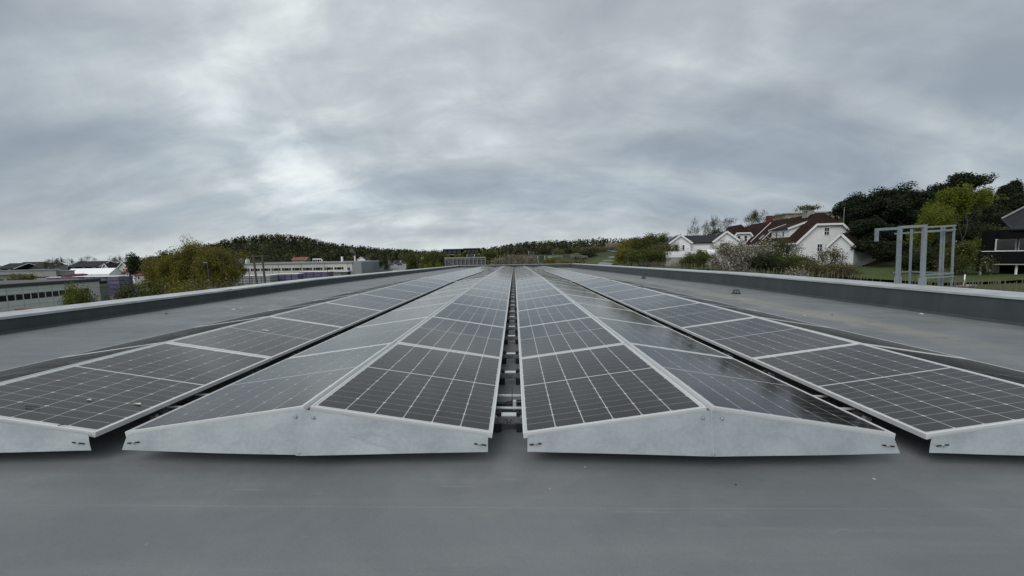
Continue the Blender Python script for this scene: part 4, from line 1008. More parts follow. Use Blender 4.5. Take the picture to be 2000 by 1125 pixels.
# shed dormer on the left slope
sl_h = (zr_ - ze_) / 3.9
dz = ze_ + .75
q = MB(); X0, X1_ = -3.25, -1.3; dy0_, dy1_ = 3.4, 8.6
q.add([(X0, dy0_, dz), (X0, dy1_, dz), (X0, dy1_, dz + 1.35), (X0, dy0_, dz + 1.35), (-.6, dy0_, dz + 2.35), (-.6, dy1_, dz + 2.35), (-.6, dy0_, dz), (-.6, dy1_, dz)],
      [(0, 3, 2, 1), (0, 6, 4, 3), (1, 2, 5, 7), (3, 4, 5, 2)]); q.build('dormer', m_white, H)
q = MB(); q.prism([(X0 - .35, dy0_ - .25, dz + 1.28), (-.55, dy0_ - .25, dz + 2.45), (-.55, dy1_ + .25, dz + 2.45), (X0 - .35, dy1_ + .25, dz + 1.28)], (0, 0, .12)); q.build('dormer_roof', m_tile, H)
for yy in (dy0_ - .27, dy1_ + .27):
    q = MB(); q.bar((X0 - .38, yy, dz + 1.34), (-.55, yy, dz + 2.50), .06, .26); q.build('bargeboard', m_trim, H)
for yy in (5.0, 7.0): window(H, (X0, yy, dz + .62), .6, .85, 'x-', 1, 1)
boxpart(H, 'fascia', m_trim, (-4.32, -.3, ze_ - .36), (-4.24, 25.3, ze_ - .12))
# two pale fire-gable strips down the left slope, a roof window
for yy, f0, f1 in ((15.0, .1, .95), (11.2, .45, .9)):
    q = MB(); q.bar((-3.9 * f0 - .0, yy, zr_ - (zr_ - ze_) * f0 + .28), (-3.9 * f1, yy, zr_ - (zr_ - ze_) * f1 + .28), .05, .10); q.build('roof_ladder', m_trim, H)
q = MB(); q.bar((-2.6, 12.6, zr_ - sl_h * 2.6 + .24), (-3.3, 12.6, zr_ - sl_h * 3.3 + .24), .7, .08); q.build('roof_window', m_steel, H)
boxpart(H, 'chimney', m_conc, (-.5, 4.2, zr_ - .3), (.5, 5.4, zr_ + .75))
boxpart(H, 'chimney', m_brick, (-.35, 16.2, zr_ - .3), (.45, 17, zr_ + 1.2))
q = MB(); q.tube((-.2, 7.9, zr_), (-.2, 7.9, zr_ + 1.2), .04, n=6); q.bar((-.55, 7.9, zr_ + 1.15), (.15, 7.9, zr_ + 1.15), .05, .1); q.build('aerial', m_steel, H)
q = MB(); q.tube((2.6, -.1, 0), (2.6, -.1, ze_ + 1.6), .05, n=8); q.build('downpipe', m_trim, H)
# plant tuft on the chimney
EX = empty('white_extension', (at(1619, 500, 50.5).x, 50.5, g(42, 50) - .2), R(-68), 'low white gabled extension with brown roof in front of the big white house', 'extension')
zE = EX.location.z
gable(EX, 0, 2.7, 0, 5.5, 0, at(1620, 480, 50).z - zE, at(1638, 458, 50).z - zE, m_white, m_tile, over=.25)
wm_, cm_ = tree_meshes(150, 'bush', 1.1, 2.6, L_BROWN, 380, .3, .18)
wm_.materials.append(m_bark); hz = Matrix.Rotation(R(-9), 4, 'Z') @ Vector((0.2, 4.8, zr_ + .7)); 
pt = empty('creeper', (hp.x + hz.x, 54 + hz.y, zb_h + hz.z - .25), 0, 'brown creeper sprouting over the pale chimney of the big white house', 'plant'); link('stem', wm_, pt); link('leaves', cm_, pt)

# ---- the small white house with balconies
D1 = 64
p0 = at(1348, 500, D1); zb1 = g(p0.x, D1) - .2
H1 = empty('white_house', (p0.x, D1, zb1), R(-16), 'small white house with charcoal roof, balcony and a terrace wall', 'house')
ze1 = at(1345, 473, D1).z - zb1; zr1 = at(1340, 459, D1).z - zb1
gable(H1, -3.2, 0, 0, 7, 0, ze1, zr1, m_white, m_tileg, over=.3, axis_='y')
gable(H1, -.4, 5.2, 1.2, 6.6, 0, ze1 - .1, zr1 - .1, m_white, m_tileg, over=.3, axis_='x')
gable(H1, 3.6, 7.2, -.2, 4.4, 0, ze1 + .1, zr1 + .35, m_white, m_tileg, over=.3, axis_='y')
for xx in (-2.2, -1.1): window(H1, (xx, 0, ze1 - .9), .35, .9, 'y-', 1, 1)
window(H1, (5.2, -.2, ze1 - .7), 1.4, .8, 'y-', 2, 1)
for k_, (a_, b_, nm) in enumerate([((-4.4, -1.6, ze1 - 2.5), (1.0, -1.5, ze1 - 1.55), 'balcony_front'), ((-4.4, -1.5, ze1 - 2.5), (-4.3, .8, ze1 - 1.55), 'balcony_side'), ((-4.3, -1.5, ze1 - 2.55), (1.0, 0, ze1 - 2.45), 'balcony_floor')]): boxpart(H1, nm, m_trim, a_, b_)
for xx in (1.2, 2.2, 3.2, 4.2): boxpart(H1, 'rail_post', m_steel, (xx, -.6, ze1 - 2.4), (xx + .06, -.54, ze1 - 1.5))
boxpart(H1, 'handrail', m_steel, (1.0, -.6, ze1 - 1.5), (4.4, -.54, ze1 - 1.44))
boxpart(H1, 'lower_window', m_glass, (-2.9, -.03, ze1 - 3.6), (-.6, .0, ze1 - 2.7))
TW = empty('terrace', (at(1301, 515, 60).x, 60, g(26, 60) - .3), R(-8), 'pale stone terrace with a solid white parapet below the small white house', 'terrace')
zt1 = at(1310, 503, 60).z - TW.location.z
boxpart(TW, 'retaining_wall', m_conc, (0, 0, 0), (3.4, 3, zt1)); boxpart(TW, 'white_parapet', m_trim, (-.05, -.08, zt1), (5.0, .06, zt1 + .55)); boxpart(TW, 'white_parapet', m_trim, (-.05, .06, zt1), (.06, 3, zt1 + .55))
# ---- olive house
D2 = 76; p0 = at(1392, 500, D2); zb2 = g(p0.x, D2) - .2
H2 = empty('olive_house', (p0.x, D2, zb2), R(-12), 'olive weatherboard house with charcoal roof behind the small white one', 'house')
gable(H2, 0, 8, 0, 6, 0, at(1400, 471, D2).z - zb2, at(1400, 457, D2).z - zb2, m_olive, m_tileg, axis_='x', over=.5)
for xx in (2.0, 3.4): window(H2, (xx, 0, at(1400, 476, D2).z - zb2), .8, .8, 'y-', 1, 1, fr=.1)
# ---- white shed roofs between
q = empty('white_tent', at(1404, 497, 58), 0, 'small white gabled canopy among the bushes left of the blossoming shrub', 'canopy'); q.location.z = g(q.location.x, 58); zt2 = at(1404, 488, 58).z - q.location.z
gable(q, -1.3, 1.3, 0, 3, 0, zt2 - .9, zt2, m_trim, m_tarp, over=.1, th=.05)
# ---- long flat building behind the big house
D3 = 105; p0 = at(1532, 440, D3); zb3 = g(p0.x, D3) - 1
H3 = empty('apartment_block', (p0.x, D3, zb3), R(-14), 'long beige flat-roofed block showing behind the brown roof', 'building')
zt3 = at(1600, 419, D3 + 3).z - zb3
boxpart(H3, 'wall', M('tan_boards', (.24, .21, .15), .8, var=.15, vscale=1.5, stretch=(3, 1, .3)), (0, 0, 0), (17, 8, zt3)); boxpart(H3, 'roof', m_conc, (-.3, -.3, zt3), (17.3, 8.3, zt3 + .3))
for xx in (1.5, 5, 8.5, 13.5): window(H3, (xx, 0, zt3 - 1.7), 1.4, 1.2, 'y-', 2, 1)
# ---- dark house at the right edge
D4 = 32.0; p0 = at(1928, 540, D4); zb4 = g(p0.x, D4) - .15; a4 = R(-40)
H4 = empty('dark_house', (p0.x, D4, zb4), a4, 'dark-stained house on white pillars with a deep balcony and grey tiled roof', 'house')
def on4(px, py, v_=0.0):
    k = ray(px, py); k = k.x / k.y; dx, dy, nx_, ny_ = math.cos(a4), math.sin(a4), -math.sin(a4), math.cos(a4)
    u_ = (k * (p0.y + v_ * ny_) - p0.x - v_ * nx_) / (dx - k * dy); Y_ = p0.y + u_ * dy + v_ * ny_
    return (u_, v_, at(px, py, Y_).z - zb4)
U1 = 6.5
u0 = on4(1937, 480, 1.5)[0]; boxpart(H4, 'upper_wall', m_darkw, (u0, 1.5, on4(1950, 516, 1.5)[2]), (U1, 4.5, on4(1960, 449, 1.5)[2]))
ua = on4(1911, 500)[0]; zb_t, zb_b = on4(1960, 491)[2], on4(1960, 514)[2]
boxpart(H4, 'balcony_front', m_darkw, (ua, -.2, zb_b), (U1, 0, zb_t)); boxpart(H4, 'balcony_rail', m_trim, (ua + .1, -.24, zb_t + .002), (U1, .02, zb_t + .05))
boxpart(H4, 'balcony_floor', m_darkw, (ua + .1, .002, zb_b - .05), (U1, 1.498, zb_b + .05)); boxpart(H4, 'floor_edge', m_conc, (ua + .4, -.22, zb_b - .13), (U1, 1.49, zb_b - .06))
zw0, zw1 = on4(1960, 489.5, 1.5)[2], on4(1960, 468, 1.5)[2]
for a_, b_ in ((1945, 1983), (1990, 2040)):
    ua_, ub_ = on4(a_, 480, 1.5)[0], on4(b_, 480, 1.5)[0]; window(H4, ((ua_ + ub_) / 2, 1.5, (zw0 + zw1) / 2), ub_ - ua_, zw1 - zw0, 'y-', 1, 1, fr=.06)
for px_ in (1914, 1984):
    xx = on4(px_, 530, .2)[0]; q = MB(); q.tube((xx, .2, 0), (xx, .2, zb_b - .14), .075, n=12); q.build('pillar', m_trim, H4)
ua_, ub_ = on4(1926, 530, 2.2)[0], on4(1951, 530, 2.2)[0]
boxpart(H4, 'ground_wall', m_beige, (ua_, 2.2, on4(1940, 541, 2.2)[2]), (ub_, 2.4, zb_b - .14)); boxpart(H4, 'ground_wall', m_darkw, (ua_ - .2, 2.5, 0), (U1, 4.4, zb_b - .1)); boxpart(H4, 'step', m_conc, (ua_ - .8, 1.6, 0), (ua_ + .4, 2.1, .35))
zr0, zr1 = on4(1974, 450, -.4), on4(1955, 430, 2.6); zr2 = on4(2030, 392, 2.6)
q = MB(); q.prism([zr0, (U1 + 1, -.4, zr0[2]), (U1 + 1, 2.6, zr2[2] + .2), zr2, zr1], (0, 0, .12)); q.build('roof', m_tileg, H4)
q = MB(); q.bar(Vector(zr1) + Vector((0, -.05, .15)), Vector(zr2) + Vector((0, -.05, .15)), .08, .12); q.build('bargeboard', m_steel, H4)
boxpart(H4, 'eave', m_darkw, (on4(1960, 455, .2)[0], -.2, on4(1980, 466, .2)[2]), (U1, 1.498, zr0[2] - .01))

# garden lumber left of the dark house
bn = empty('bench', at(1898, 545, 24), R(20), 'pale sloping board and grey boxes in the garden left of the dark house', 'garden bench'); bn.location.z = g(bn.location.x, 24)
boxpart(bn, 'seat', m_conc, (-.8, 0, .35), (.8, .4, .42)); boxpart(bn, 'leg', m_conc, (-.7, .05, 0), (-.6, .35, .348)); boxpart(bn, 'leg', m_conc, (.6, .05, 0), (.7, .35, .348)); q = MB(); q.bar((-1.2, -.1, .4), (-.6, .1, 1.1), .05, .12); q.build('board', m_trim, bn)
# ---- white house on the hilltop
D5 = 112; p0 = at(1912, 400, D5); zb5 = g(p0.x, D5) - 2
H5 = empty('white_house', (p0.x, D5, zb5), R(-30), 'white gabled house high on the hill between the pines and the conifers', 'house')
zr5 = at(1912, 374, D5).z - zb5; gable(H5, -3.5, 3.5, 0, 8, 0, zr5 - 3, zr5, m_white, m_tileg, over=.4); window(H5, (0, 0, zr5 - 2.4), 1.6, 1.2, 'y-', 2, 1)

# ---- left: the long white office block
A0, A1 = at(-60, 565, 33), at(214, 548, 47)
A0.z = A1.z = -6.5 
d_ = Vector((A1.x - A0.x, A1.y - A0.y, 0)); Ln = d_.length; ang = math.atan2(d_.y, d_.x)
OB = empty('office_block', (A0.x, A0.y, -6.5), ang, 'long white clad office block with a dark ribbon of windows, behind the left parapet', 'building')
zo = at(100, 552, A0.y + (A1.y - A0.y) * .58).z + 6.5
wz0, wz1 = zo - 1.50, zo - .88
nP = 10; pw = Ln / nP
boxpart(OB, 'core', m_greyc, (0, .12, 0), (Ln, 12, zo - .05))
for i in range(nP - 1):
    for (z0, z1) in ((0.02, wz0 - 1.65), (wz0 - 1.63, wz0 - 1.09), (wz0 - 1.07, wz0 - .56), (wz0 - .54, wz0 - .02), (wz1 + .02, wz1 + .36), (wz1 + .38, zo - .15)):
        boxpart(OB, 'cladding_panel', m_panelw, (i * pw + .02, 0, z0), ((i + 1) * pw - .02, .118, z1))
    if i < nP - 2:
        for j in range(2):
            f = boxpart(OB, 'window', m_trim, (i * pw + j * pw / 2 + .02, .03, wz0), (i * pw + (j + 1) * pw / 2 - .02, .118, wz1))
            q = MB(); q.box((i * pw + j * pw / 2 + .06, .015, wz0 + .03), (i * pw + (j + 1) * pw / 2 - .06, .029, wz1 - .03)); q.build('pane', m_glass, f)
boxpart(OB, 'cladding_panel', m_panelw, ((nP - 2) * pw + .02, .02, wz0), ((nP - 1) * pw - .02, .118, wz1))
boxpart(OB, 'roof_edge', M('dark_roof_edge', (.06, .06, .065), .7), (-.1, -.12, zo - .14), (Ln * .9 + .1, 12.1, zo + .18))
boxpart(OB, 'roof', m_yard, (.3, .3, zo + .182), (Ln - 1, 11.8, zo + .20))
boxpart(OB, 'entrance_frame', m_steel, ((nP - 1) * pw, .0, zo - .9), (Ln, .118, zo - .5)); boxpart(OB, 'entrance_glass', m_glass, ((nP - 1) * pw + .1, .05, zo - .48), (Ln - .3, .1, zo - .2)); boxpart(OB, 'entrance_glass', M('pale_glass', (.20, .24, .24), .15), ((nP - 1) * pw + .1, .04, 0), (Ln - .3, .1, zo - .92))
q = MB(); q.tube((0, 0, 0), (0, -.04, 0), .24, n=16); fan = q.build('vent_fan', m_blackm, OB); fan.location = ((nP - 3.7) * pw, .012, (wz0 + wz1) / 2)
# ---- beige workshop with grey annexe
def flatblock(name, label, px0, px1, pyt, D_, depth_, wall, zb_, D1=None, edge=.25, cat='building'):
    a_, b_ = at(px0, pyt, D_), at(px1, pyt, D1 or D_); r_ = empty(name, (a_.x, D_, zb_), math.atan2(b_.y - a_.y, b_.x - a_.x), label, cat); w = math.hypot(b_.x - a_.x, b_.y - a_.y); zt_ = a_.z - zb_
    zt_ = (a_.z + b_.z) / 2 - zb_
    boxpart(r_, 'wall', wall, (0, 0, 0), (w, depth_, zt_ - edge)); boxpart(r_, 'roof_edge', m_greyc, (-.15, -.15, zt_ - edge + .002), (w + .15, depth_ + .15, zt_)); return r_, w, zt_
B1, w, zt_ = flatblock('workshop', 'low beige workshop with a thin canopy, behind the office block on the far left', -70, 109, 528, 88, 9, m_beige, -6.6, D1=98)
boxpart(B1, 'canopy', m_greyc, (.2, -1.0, zt_ - 1.1), (w - 5, -.01, zt_ - .95))
for xx in (4, 6): boxpart(B1, 'window', m_glass, (xx, -.06, zt_ - 3), (xx + 1.4, -.01, zt_ - 2.2))
boxpart(B1, 'window', m_glass, (w - 4.2, -.06, zt_ - 2.1), (w - 1.3, -.01, zt_ - 1.85)); boxpart(B1, 'sign', M('yellow_sign', (.5, .4, .05), .6), (w - 2.6, -.05, zt_ - .75), (w - 2.2, -.01, zt_ - .5))
B2, w, zt_ = flatblock('annexe', 'grey annexe joined to the right of the beige workshop', 110, 136, 528.5, 98.5, 5, m_greyc, -6.6, D1=100); boxpart(B2, 'door', m_blackm, (.3, -.05, zt_ - 2.2), (.75, -.01, zt_ - 1.2))
# ---- marquee
mq = at(125, 530, 112); MQ = empty('marquee', (mq.x, 112, -6.6), R(4), 'long white tent hall with a ridged roof beyond the stacked timber', 'tent')
w = at(207, 530, 112).x - mq.x; zr6 = at(220, 524, 112).z + 6.6; ze6 = zr6 - 1.75
gable(MQ, 0, w, 0, 4.6, 0, ze6, zr6, m_tarp, m_tarp, over=.1, th=.06, axis_='x')
for i in range(1, 5): boxpart(MQ, 'wall_seam', m_steel, (w * i / 5, -.06, 0), (w * i / 5 + .08, -.01, ze6 - .1))
# ---- stacked wrapped timber
def stack(px0, px1, pyt, D_, n_, lab, grp, rows=2, rot=0.0, depth=3.0, mat=None):
    a_, b_ = at(px0, pyt, D_), at(px1, pyt, D_); w = (b_.x - a_.x) / n_; zt_ = (a_.z + b_.z) / 2; zb_ = g((a_.x + b_.x) / 2, D_); hh = (zt_ - zb_ - .1) / rows
    out = []
    for i in range(n_):
        r_ = empty('timber_stack', (a_.x + (b_.x - a_.x) * i / n_, D_ + (D_ and math.tan(rot) * w * i), zb_), rot, lab[i] if isinstance(lab, list) else lab, 'timber stack', grp)
        for k in range(rows):
            boxpart(r_, 'pack', mat or m_purple, (.08, 0, k * hh + .1), (w - .08, depth, (k + 1) * hh - .02))
            boxpart(r_, 'bearer', m_wood, (.3, -.01, k * hh), (.5, depth, k * hh + .098)); boxpart(r_, 'bearer', m_wood, (w - .5, -.01, k * hh), (w - .3, depth, k * hh + .098))
        boxpart(r_, 'white_cover', m_tarp, (.05, -.05, zt_ - zb_ - .018), (w - .05, depth + .05, zt_ - zb_ + .06))
    return out
NUMS = ['first', 'second', 'third', 'fourth', 'fifth', 'sixth', 'seventh', 'eighth']
stack(90, 232, 541, 78, 6, [f'{n_} purple-wrapped timber stack from the left in front of the white tent hall' for n_ in NUMS[:6]], 'timber stacks before the tent hall', rows=5)
stack(530, 582, 535.5, 96, 4, [f'{n_} purple timber stack from the left in the factory yard, nearer row' for n_ in NUMS[:4]], 'timber stacks before the factory', rows=4)
stack(583, 642, 531, 104, 4, [f'{n_} purple timber stack from the left in the factory yard, farther row' for n_ in NUMS[:4]], 'timber stacks before the factory', rows=4)
stack(455, 528, 538.5, 92, 4, [f'{n_} dark covered stack from the left under the utility poles' for n_ in NUMS[:4]], 'dark stacks under the utility poles', rows=4, mat=m_greyc)
q = MB(); c = at(137, 539, 74); q.prism([(-1.9, 0, -.25), (1.6, 0, 0), (1.9, 0, .25), (.9, 0, .42), (-1.2, 0, .25), (-1.9, 0, .05)], (0, 1.6, 0)); o = q.build('tarpaulin', M('dark_red_cover', (.16, .03, .04), .6, var=.4, vscale=2)); o.location = c; tag(o, 'long dark red cover humped on the timber left of the tent hall', 'tarpaulin')
# support for it
q = MB(); zz_ = g(c.x, 74.5); q.box((-1.4, .2, zz_ - c.z), (1.3, 1.4, -.26)); o = q.build('timber_stack', m_purple); o.location = c; tag(o, 'narrow timber stack directly under the dark red cover', 'timber stack')
# ---- factory
FX0, FX1 = at(462, 514, 138), at(690, 511.5, 138); FZ = -6.5
FA = empty('factory', (FX0.x, 138, FZ), R(-1.5), 'long pale factory with a ribbon of dark windows and tanks on its roof', 'building')
w = FX1.x - FX0.x; zt_ = (FX0.z + FX1.z) / 2 - FZ
boxpart(FA, 'wall', m_beige, (0, .1, 0), (w, 30, zt_ - .5)); boxpart(FA, 'roof_edge', m_greyc, (-.2, -.2, zt_ - .498), (w + .2, 30.2, zt_)); boxpart(FA, 'end_wall', m_greyc, (w + .002, .2, 0), (w + 3.4, 30, zt_ - .1))
nb_ = 10
for i in range(nb_):
    x0 = 1.2 + (w - 4) * i / nb_; x1 = x0 + (w - 4) / nb_ - .45
    f = boxpart(FA, 'window', m_trim, (x0, .05, zt_ - 3.0), (x1, .098, zt_ - 1.9))
    for j in range(3):
        a_ = x0 + (x1 - x0) * (0, .25, .78)[j] + .05; b_ = x0 + (x1 - x0) * (.25, .78, 1)[j] - .05; q = MB(); q.box((a_, .02, zt_ - 2.93), (b_, .048, zt_ - 1.97)); q.build('pane', m_glass, f)
for i in range(5): boxpart(FA, 'downpipe', m_steel, (w * (.16 + .2 * i), 0, .5), (w * (.16 + .2 * i) + .15, .048, zt_ - .5))
boxpart(FA, 'gate', m_trim, (w - 9, .0, 0), (w - 4.2, .096, zt_ - 3.6)); boxpart(FA, 'canopy', m_panelw, (w - 9.5, -2.2, zt_ - 3.7), (w - .6, -.01, zt_ - 3.2)); boxpart(FA, 'doorway', m_blackm, (w - 1.9, .02, zt_ - 5.5), (w - .9, .097, zt_ - 2.2))
for px_ in (459, 470, 483):
    xx = at(px_, 510, 142).x - FX0.x; q = MB(); q.tube((xx, 4, zt_), (xx, 4, zt_ + 1.45), .75, n=14); q.tube((xx, 4, zt_ + 1.45), (xx, 4, zt_ + 1.7), .75, .25, 14); q.tube((xx, 4, zt_ + 1.7), (xx, 4, zt_ + 2.2), .22, n=8); q.build('roof_tank', m_panelw, FA)
q = MB(); xx = at(612, 506, 144).x - FX0.x; x2 = at(630, 506, 144).x - FX0.x
for (p_, r_) in (((xx, 6, zt_ + 1.1), (x2 - .5, 6, zt_ + 1.1)),): q.tube(p_, r_, .2, n=8)
for k in range(8):
    a_, b_ = math.pi / 2 - k * math.pi / 8, math.pi / 2 - (k + 1) * math.pi / 8
    q.tube((x2 - .5 + .6 * math.cos(a_), 6, zt_ + .5 + .6 * math.sin(a_)), (x2 - .5 + .6 * math.cos(b_), 6, zt_ + .5 + .6 * math.sin(b_)), .2, n=8, cap=False)
for i in range(4): q.tube((xx + i * .9, 6, zt_), (xx + i * .9, 6, zt_ + 1.1), .06, n=6)
q.build('roof_duct', m_trim, FA)
xx = at(670, 505, 144).x - FX0.x; boxpart(FA, 'chimney', m_trim, (xx - .3, 5.6, zt_), (xx + .3, 6.2, zt_ + 1.9))
xx = at(694, 505, 150).x - FX0.x; q = MB(); q.tube((xx, 12, zt_ - .2), (xx, 12, zt_ + 2.2), .3, n=10); q.build('chimney', m_panelw, FA)
# steam
m_steam = bpy.data.materials.new('steam'); m_steam.use_nodes = True; t = m_steam.node_tree; n = t.nodes; n.clear(); pv = n.new('ShaderNodeVolumePrincipled'); pv.inputs['Density'].default_value = .14; pv.inputs['Color'].default_value = (.95, .95, .95, 1); oo = n.new('ShaderNodeOutputMaterial'); t.links.new(pv.outputs[0], oo.inputs[1])
sp0 = at(694, 497, 150); q = MB()
import bmesh
bm = bmesh.new()
for i, (dx, dz_, r_) in enumerate([(0, 0, .45), (-.5, .8, .65), (-1.4, 1.6, .9)]):
    bmesh.ops.create_icosphere(bm, subdivisions=2, radius=r_, matrix=Matrix.Translation((dx, 0, dz_)))
me = bpy.data.meshes.new('steam'); bm.to_mesh(me); bm.free(); me.materials.append(m_steam); o = link('steam', me); o.location = sp0; tag(o, 'small white steam plume drifting left from the factory chimney', 'steam', kind='stuff')
WB, w, zt_ = flatblock('white_shed', 'plain white box-shaped shed right of the factory', 706, 728, 513, 152, 10, m_trim, -6.4)
boxpart(WB, 'door', m_blackm, (.8, -.06, 0), (1.4, -.01, 2.2))
# ---- steel frame structure behind the far parapet
SFa, SFb = at(869, 503, 72), at(948, 503, 72); zf_ = g(-9, 72)
SF = empty('steel_frame', (SFa.x, 72, zf_), 0, 'grey steel louvred screen frame standing beyond the far left corner of the roof', 'screen'); w = SFb.x - SFa.x; zt_ = SFa.z - zf_
for i in range(11):
    if i in (1,): continue
    xx = w * i / 10; boxpart(SF, 'post', m_steel, (xx - .05, 0, 0), (xx + .05, .1, zt_ - .22))
boxpart(SF, 'top_beam', m_steel, (-.1, -.02, zt_ - .218), (w + .1, .14, zt_)); boxpart(SF, 'mid_beam', m_steel, (0, .11, zt_ - .55), (w, .17, zt_ - .45))
q = MB(); q.bar((0, -.04, zt_ - .25), (w * .2, -.04, zt_ - 1.4), .06, .08); q.build('brace', m_steel, SF)
m_louv = M('dark_louvre', (.075, .08, .085), .6)
for k in range(10):
    q = MB(); q.bar((0, .28, zt_ - .4 - k * .17), (w, .28, zt_ - .4 - k * .17), .03, .13, up=(0, .5, 1)); q.build('louvre', m_louv, SF)
# ---- houses: little ones near and far
def cottage(px, pyt, D_, wpx, hh, wall, roof_m, lab, rot=0., rh=None, dep=7, group=None, base=None, win=1, ax='x'):
    p = at(px, pyt, D_); w = wpx * D_ / F; zb_ = p.z - hh; gz = g(p.x, D_)
    r_ = empty('house', (p.x, D_, min(zb_, gz) if base is None else base), rot, lab, 'house', group); zz_ = p.z - r_.location.z; rh = rh or min(2.2, hh * .45)
    gable(r_, -w / 2, w / 2, 0, dep, 0, zz_ - rh, zz_, wall, roof_m, over=.3, axis_=ax)
    for i in range(win):
        xx = -w / 2 + w * (i + .5) / win; window(r_, (xx, 0, zz_ - rh - .9), min(1.0, w * .15), .9, 'y-', 1, 1)
    return r_
cottage(8, 515, 160, 36, 5, m_darkw, m_tileg, 'dark gabled house at the far left edge of the skyline', dep=10, win=2)
cottage(42, 512.5, 172, 44, 6, m_greyc, m_tileg, 'dark grey house with a wide roof on the left skyline', dep=10, win=2)
cottage(72, 514, 165, 42, 5, m_greyc, m_tileg, 'lower dark roofed house right of the wide one on the left skyline', dep=9, win=2)
cottage(162, 511, 158, 62, 5, m_darkw, m_tileg, 'long brown-grey house below the widest bare tree', dep=9, win=3)
cottage(205, 515, 150, 15, 5, m_beige, m_tileg, 'small cream gabled house right of the long roof', ax='y', dep=8)
cottage(240, 512.5, 150, 22, 6, m_beige, m_tileg, 'cream gabled house above the red roof', ax='y', dep=8)
cottage(248, 521, 128, 28, 5, m_trim, m_red, 'house with a red tiled roof left of the willow clump', dep=8, win=2)
cottage(276, 526, 118, 26, 4, m_beige, m_red, 'small low house with a brownish red roof beside the dark tree', dep=7, win=2)
cottage(583, 502.5, 300, 26, 5, m_olive, m_red, 'reddish roofed house on the slope above the factory', win=2)
cottage(803 - 98, 501.5, 260, 16, 6, m_trim, m_tileg, 'white gabled house on the slope above the white shed', ax='y')
cottage(774, 508.5, 230, 10, 5, m_trim, m_tileg, 'small white house by the road left of the thicket')
cottage(826, 491, 230, 8, 5, m_beige, m_tileg, 'tiny pale house on the ridge left of the dark flat-roofed houses')
for px_, top_, w_, lab in ((883, 486, 36, 'dark flat-roofed modern house on the knoll, the left one of two'), (920, 484.5, 30, 'dark flat-roofed modern house on the knoll, the right one of two')):
    r_, w, zt_ = flatblock('modern_house', lab, px_ - w_ / 2, px_ + w_ / 2, top_, 196, 9, m_darkw, g((px_ - 1000) / F * 196, 196) - .5, cat='house')
    for i in range(4): boxpart(r_, 'window', m_glass, (w * i / 4 + .3, -.06, zt_ - 2.4), (w * (i + 1) / 4 - .3, -.01, zt_ - .9))
    boxpart(r_, 'terrace', m_conc, (-.6, -1.5, zt_ - 3.2), (w + .6, -.01, zt_ - 2.9))
cottage(918, 497, 170, 12, 4, m_trim, m_tileg, 'small white house below the right dark flat-roofed house')
for i, (px_, py_, D_, w_, wl, rf, lab) in enumerate([(1038, 491, 262, 9, m_trim, m_tileg, 'tiny white house high on the distant slope'), (1060, 495, 256, 9, m_trim, m_tileg, 'tiny white house left of the long pale shed on the distant slope'), (1058, 500.5, 130, 10, m_beige, m_tileg, 'grey gabled cottage behind the rounded olive bush'),
        (1127, 499, 150, 9, m_trim, m_tileg, 'white gabled cottage among the far blossom'), (1108, 500, 165, 16, m_trim, m_tileg, 'low dark-roofed cottage among the far blossom'), (1148, 500, 160, 12, m_beige, m_tileg, 'pale cottage right of the far blossom'), (1172, 502, 150, 9, m_trim, m_tileg, 'small pale cottage left of the winding road'), (1085, 493, 264, 8, m_trim, m_tileg, 'tiny white house on the wooded slope above the long pale shed')]):
    cottage(px_, py_, D_, w_, 4.5, wl, rf, lab, dep=6)
r_, w, zt_ = flatblock('shed', 'long pale low shed in the far gardens right of centre', 1072, 1096, 500, 170, 8, m_panelw, g(18, 170) - .5)

# ---------------------------------------------------------------- poles, lamps, fences
def pole(name, label, cat, px, pyt, D_, r_=.07, lean=0., mat=None, group=None, arm=None, lamp=None):
    p = at(px, pyt, D_); z0 = g(p.x, D_) - .1; root = empty(name, (p.x, D_, z0), 0, label, cat, group); root.rotation_euler = (0, lean, 0)
    h = p.z - z0; q = MB(); q.tube((0, 0, 0), (0, 0, h), r_, r_ * .7, 8); q.build('mast', mat or m_wood, root)
    if arm: q = MB(); q.bar((-arm, 0, h - .25), (arm, 0, h - .25), .1, .12); q.build('crossarm', mat or m_wood, root)
    if lamp: q = MB(); q.bar((0, 0, h), (lamp, 0, h + .08), .06, .06); q.build('arm', m_steel, root); q = MB(); q.box((min(lamp, lamp * 1.8), -.12, h + .04), (max(lamp, lamp * 1.8), .12, h + .14)); q.build('lamp_head', m_blackm, root)
    return root, h
pole('street_lamp', 'thin black lamp post left of the willow clump', 'street lamp', 268, 533, 33, .08, -.10, m_blackm, lamp=-.35)
pole('street_lamp', 'thin grey lamp post in front of the willow clump', 'street lamp', 409, 513, 36, .045, -.03, m_wood, lamp=-.45)
pole('utility_pole', 'tall brown utility pole with crossarm at the factory, left of the pair', 'utility pole', 498, 498, 84, .26, -.05, None, 'utility poles before the factory', arm=1.6)
pole('utility_pole', 'tall brown utility pole with crossarm at the factory, right of the pair', 'utility pole', 514, 498, 86, .26, -.03, None, 'utility poles before the factory', arm=1.6)
pole('lamp_post', 'thin dark post by the purple timber stacks', 'post', 639, 519, 92, .07, 0, m_blackm)
pole('lamp_post', 'thin grey post before the left part of the factory', 'post', 531, 512, 100, .06, 0, m_steel)
pole('lamp_post', 'short dark post among the stacks at the left factory corner', 'post', 486, 524, 80, .09, 0, m_blackm)
pole('flagpole', 'thin pale flagpole beside the pines above the white extension', 'flagpole', 1649, 405, 58, .05, 0, m_steel)
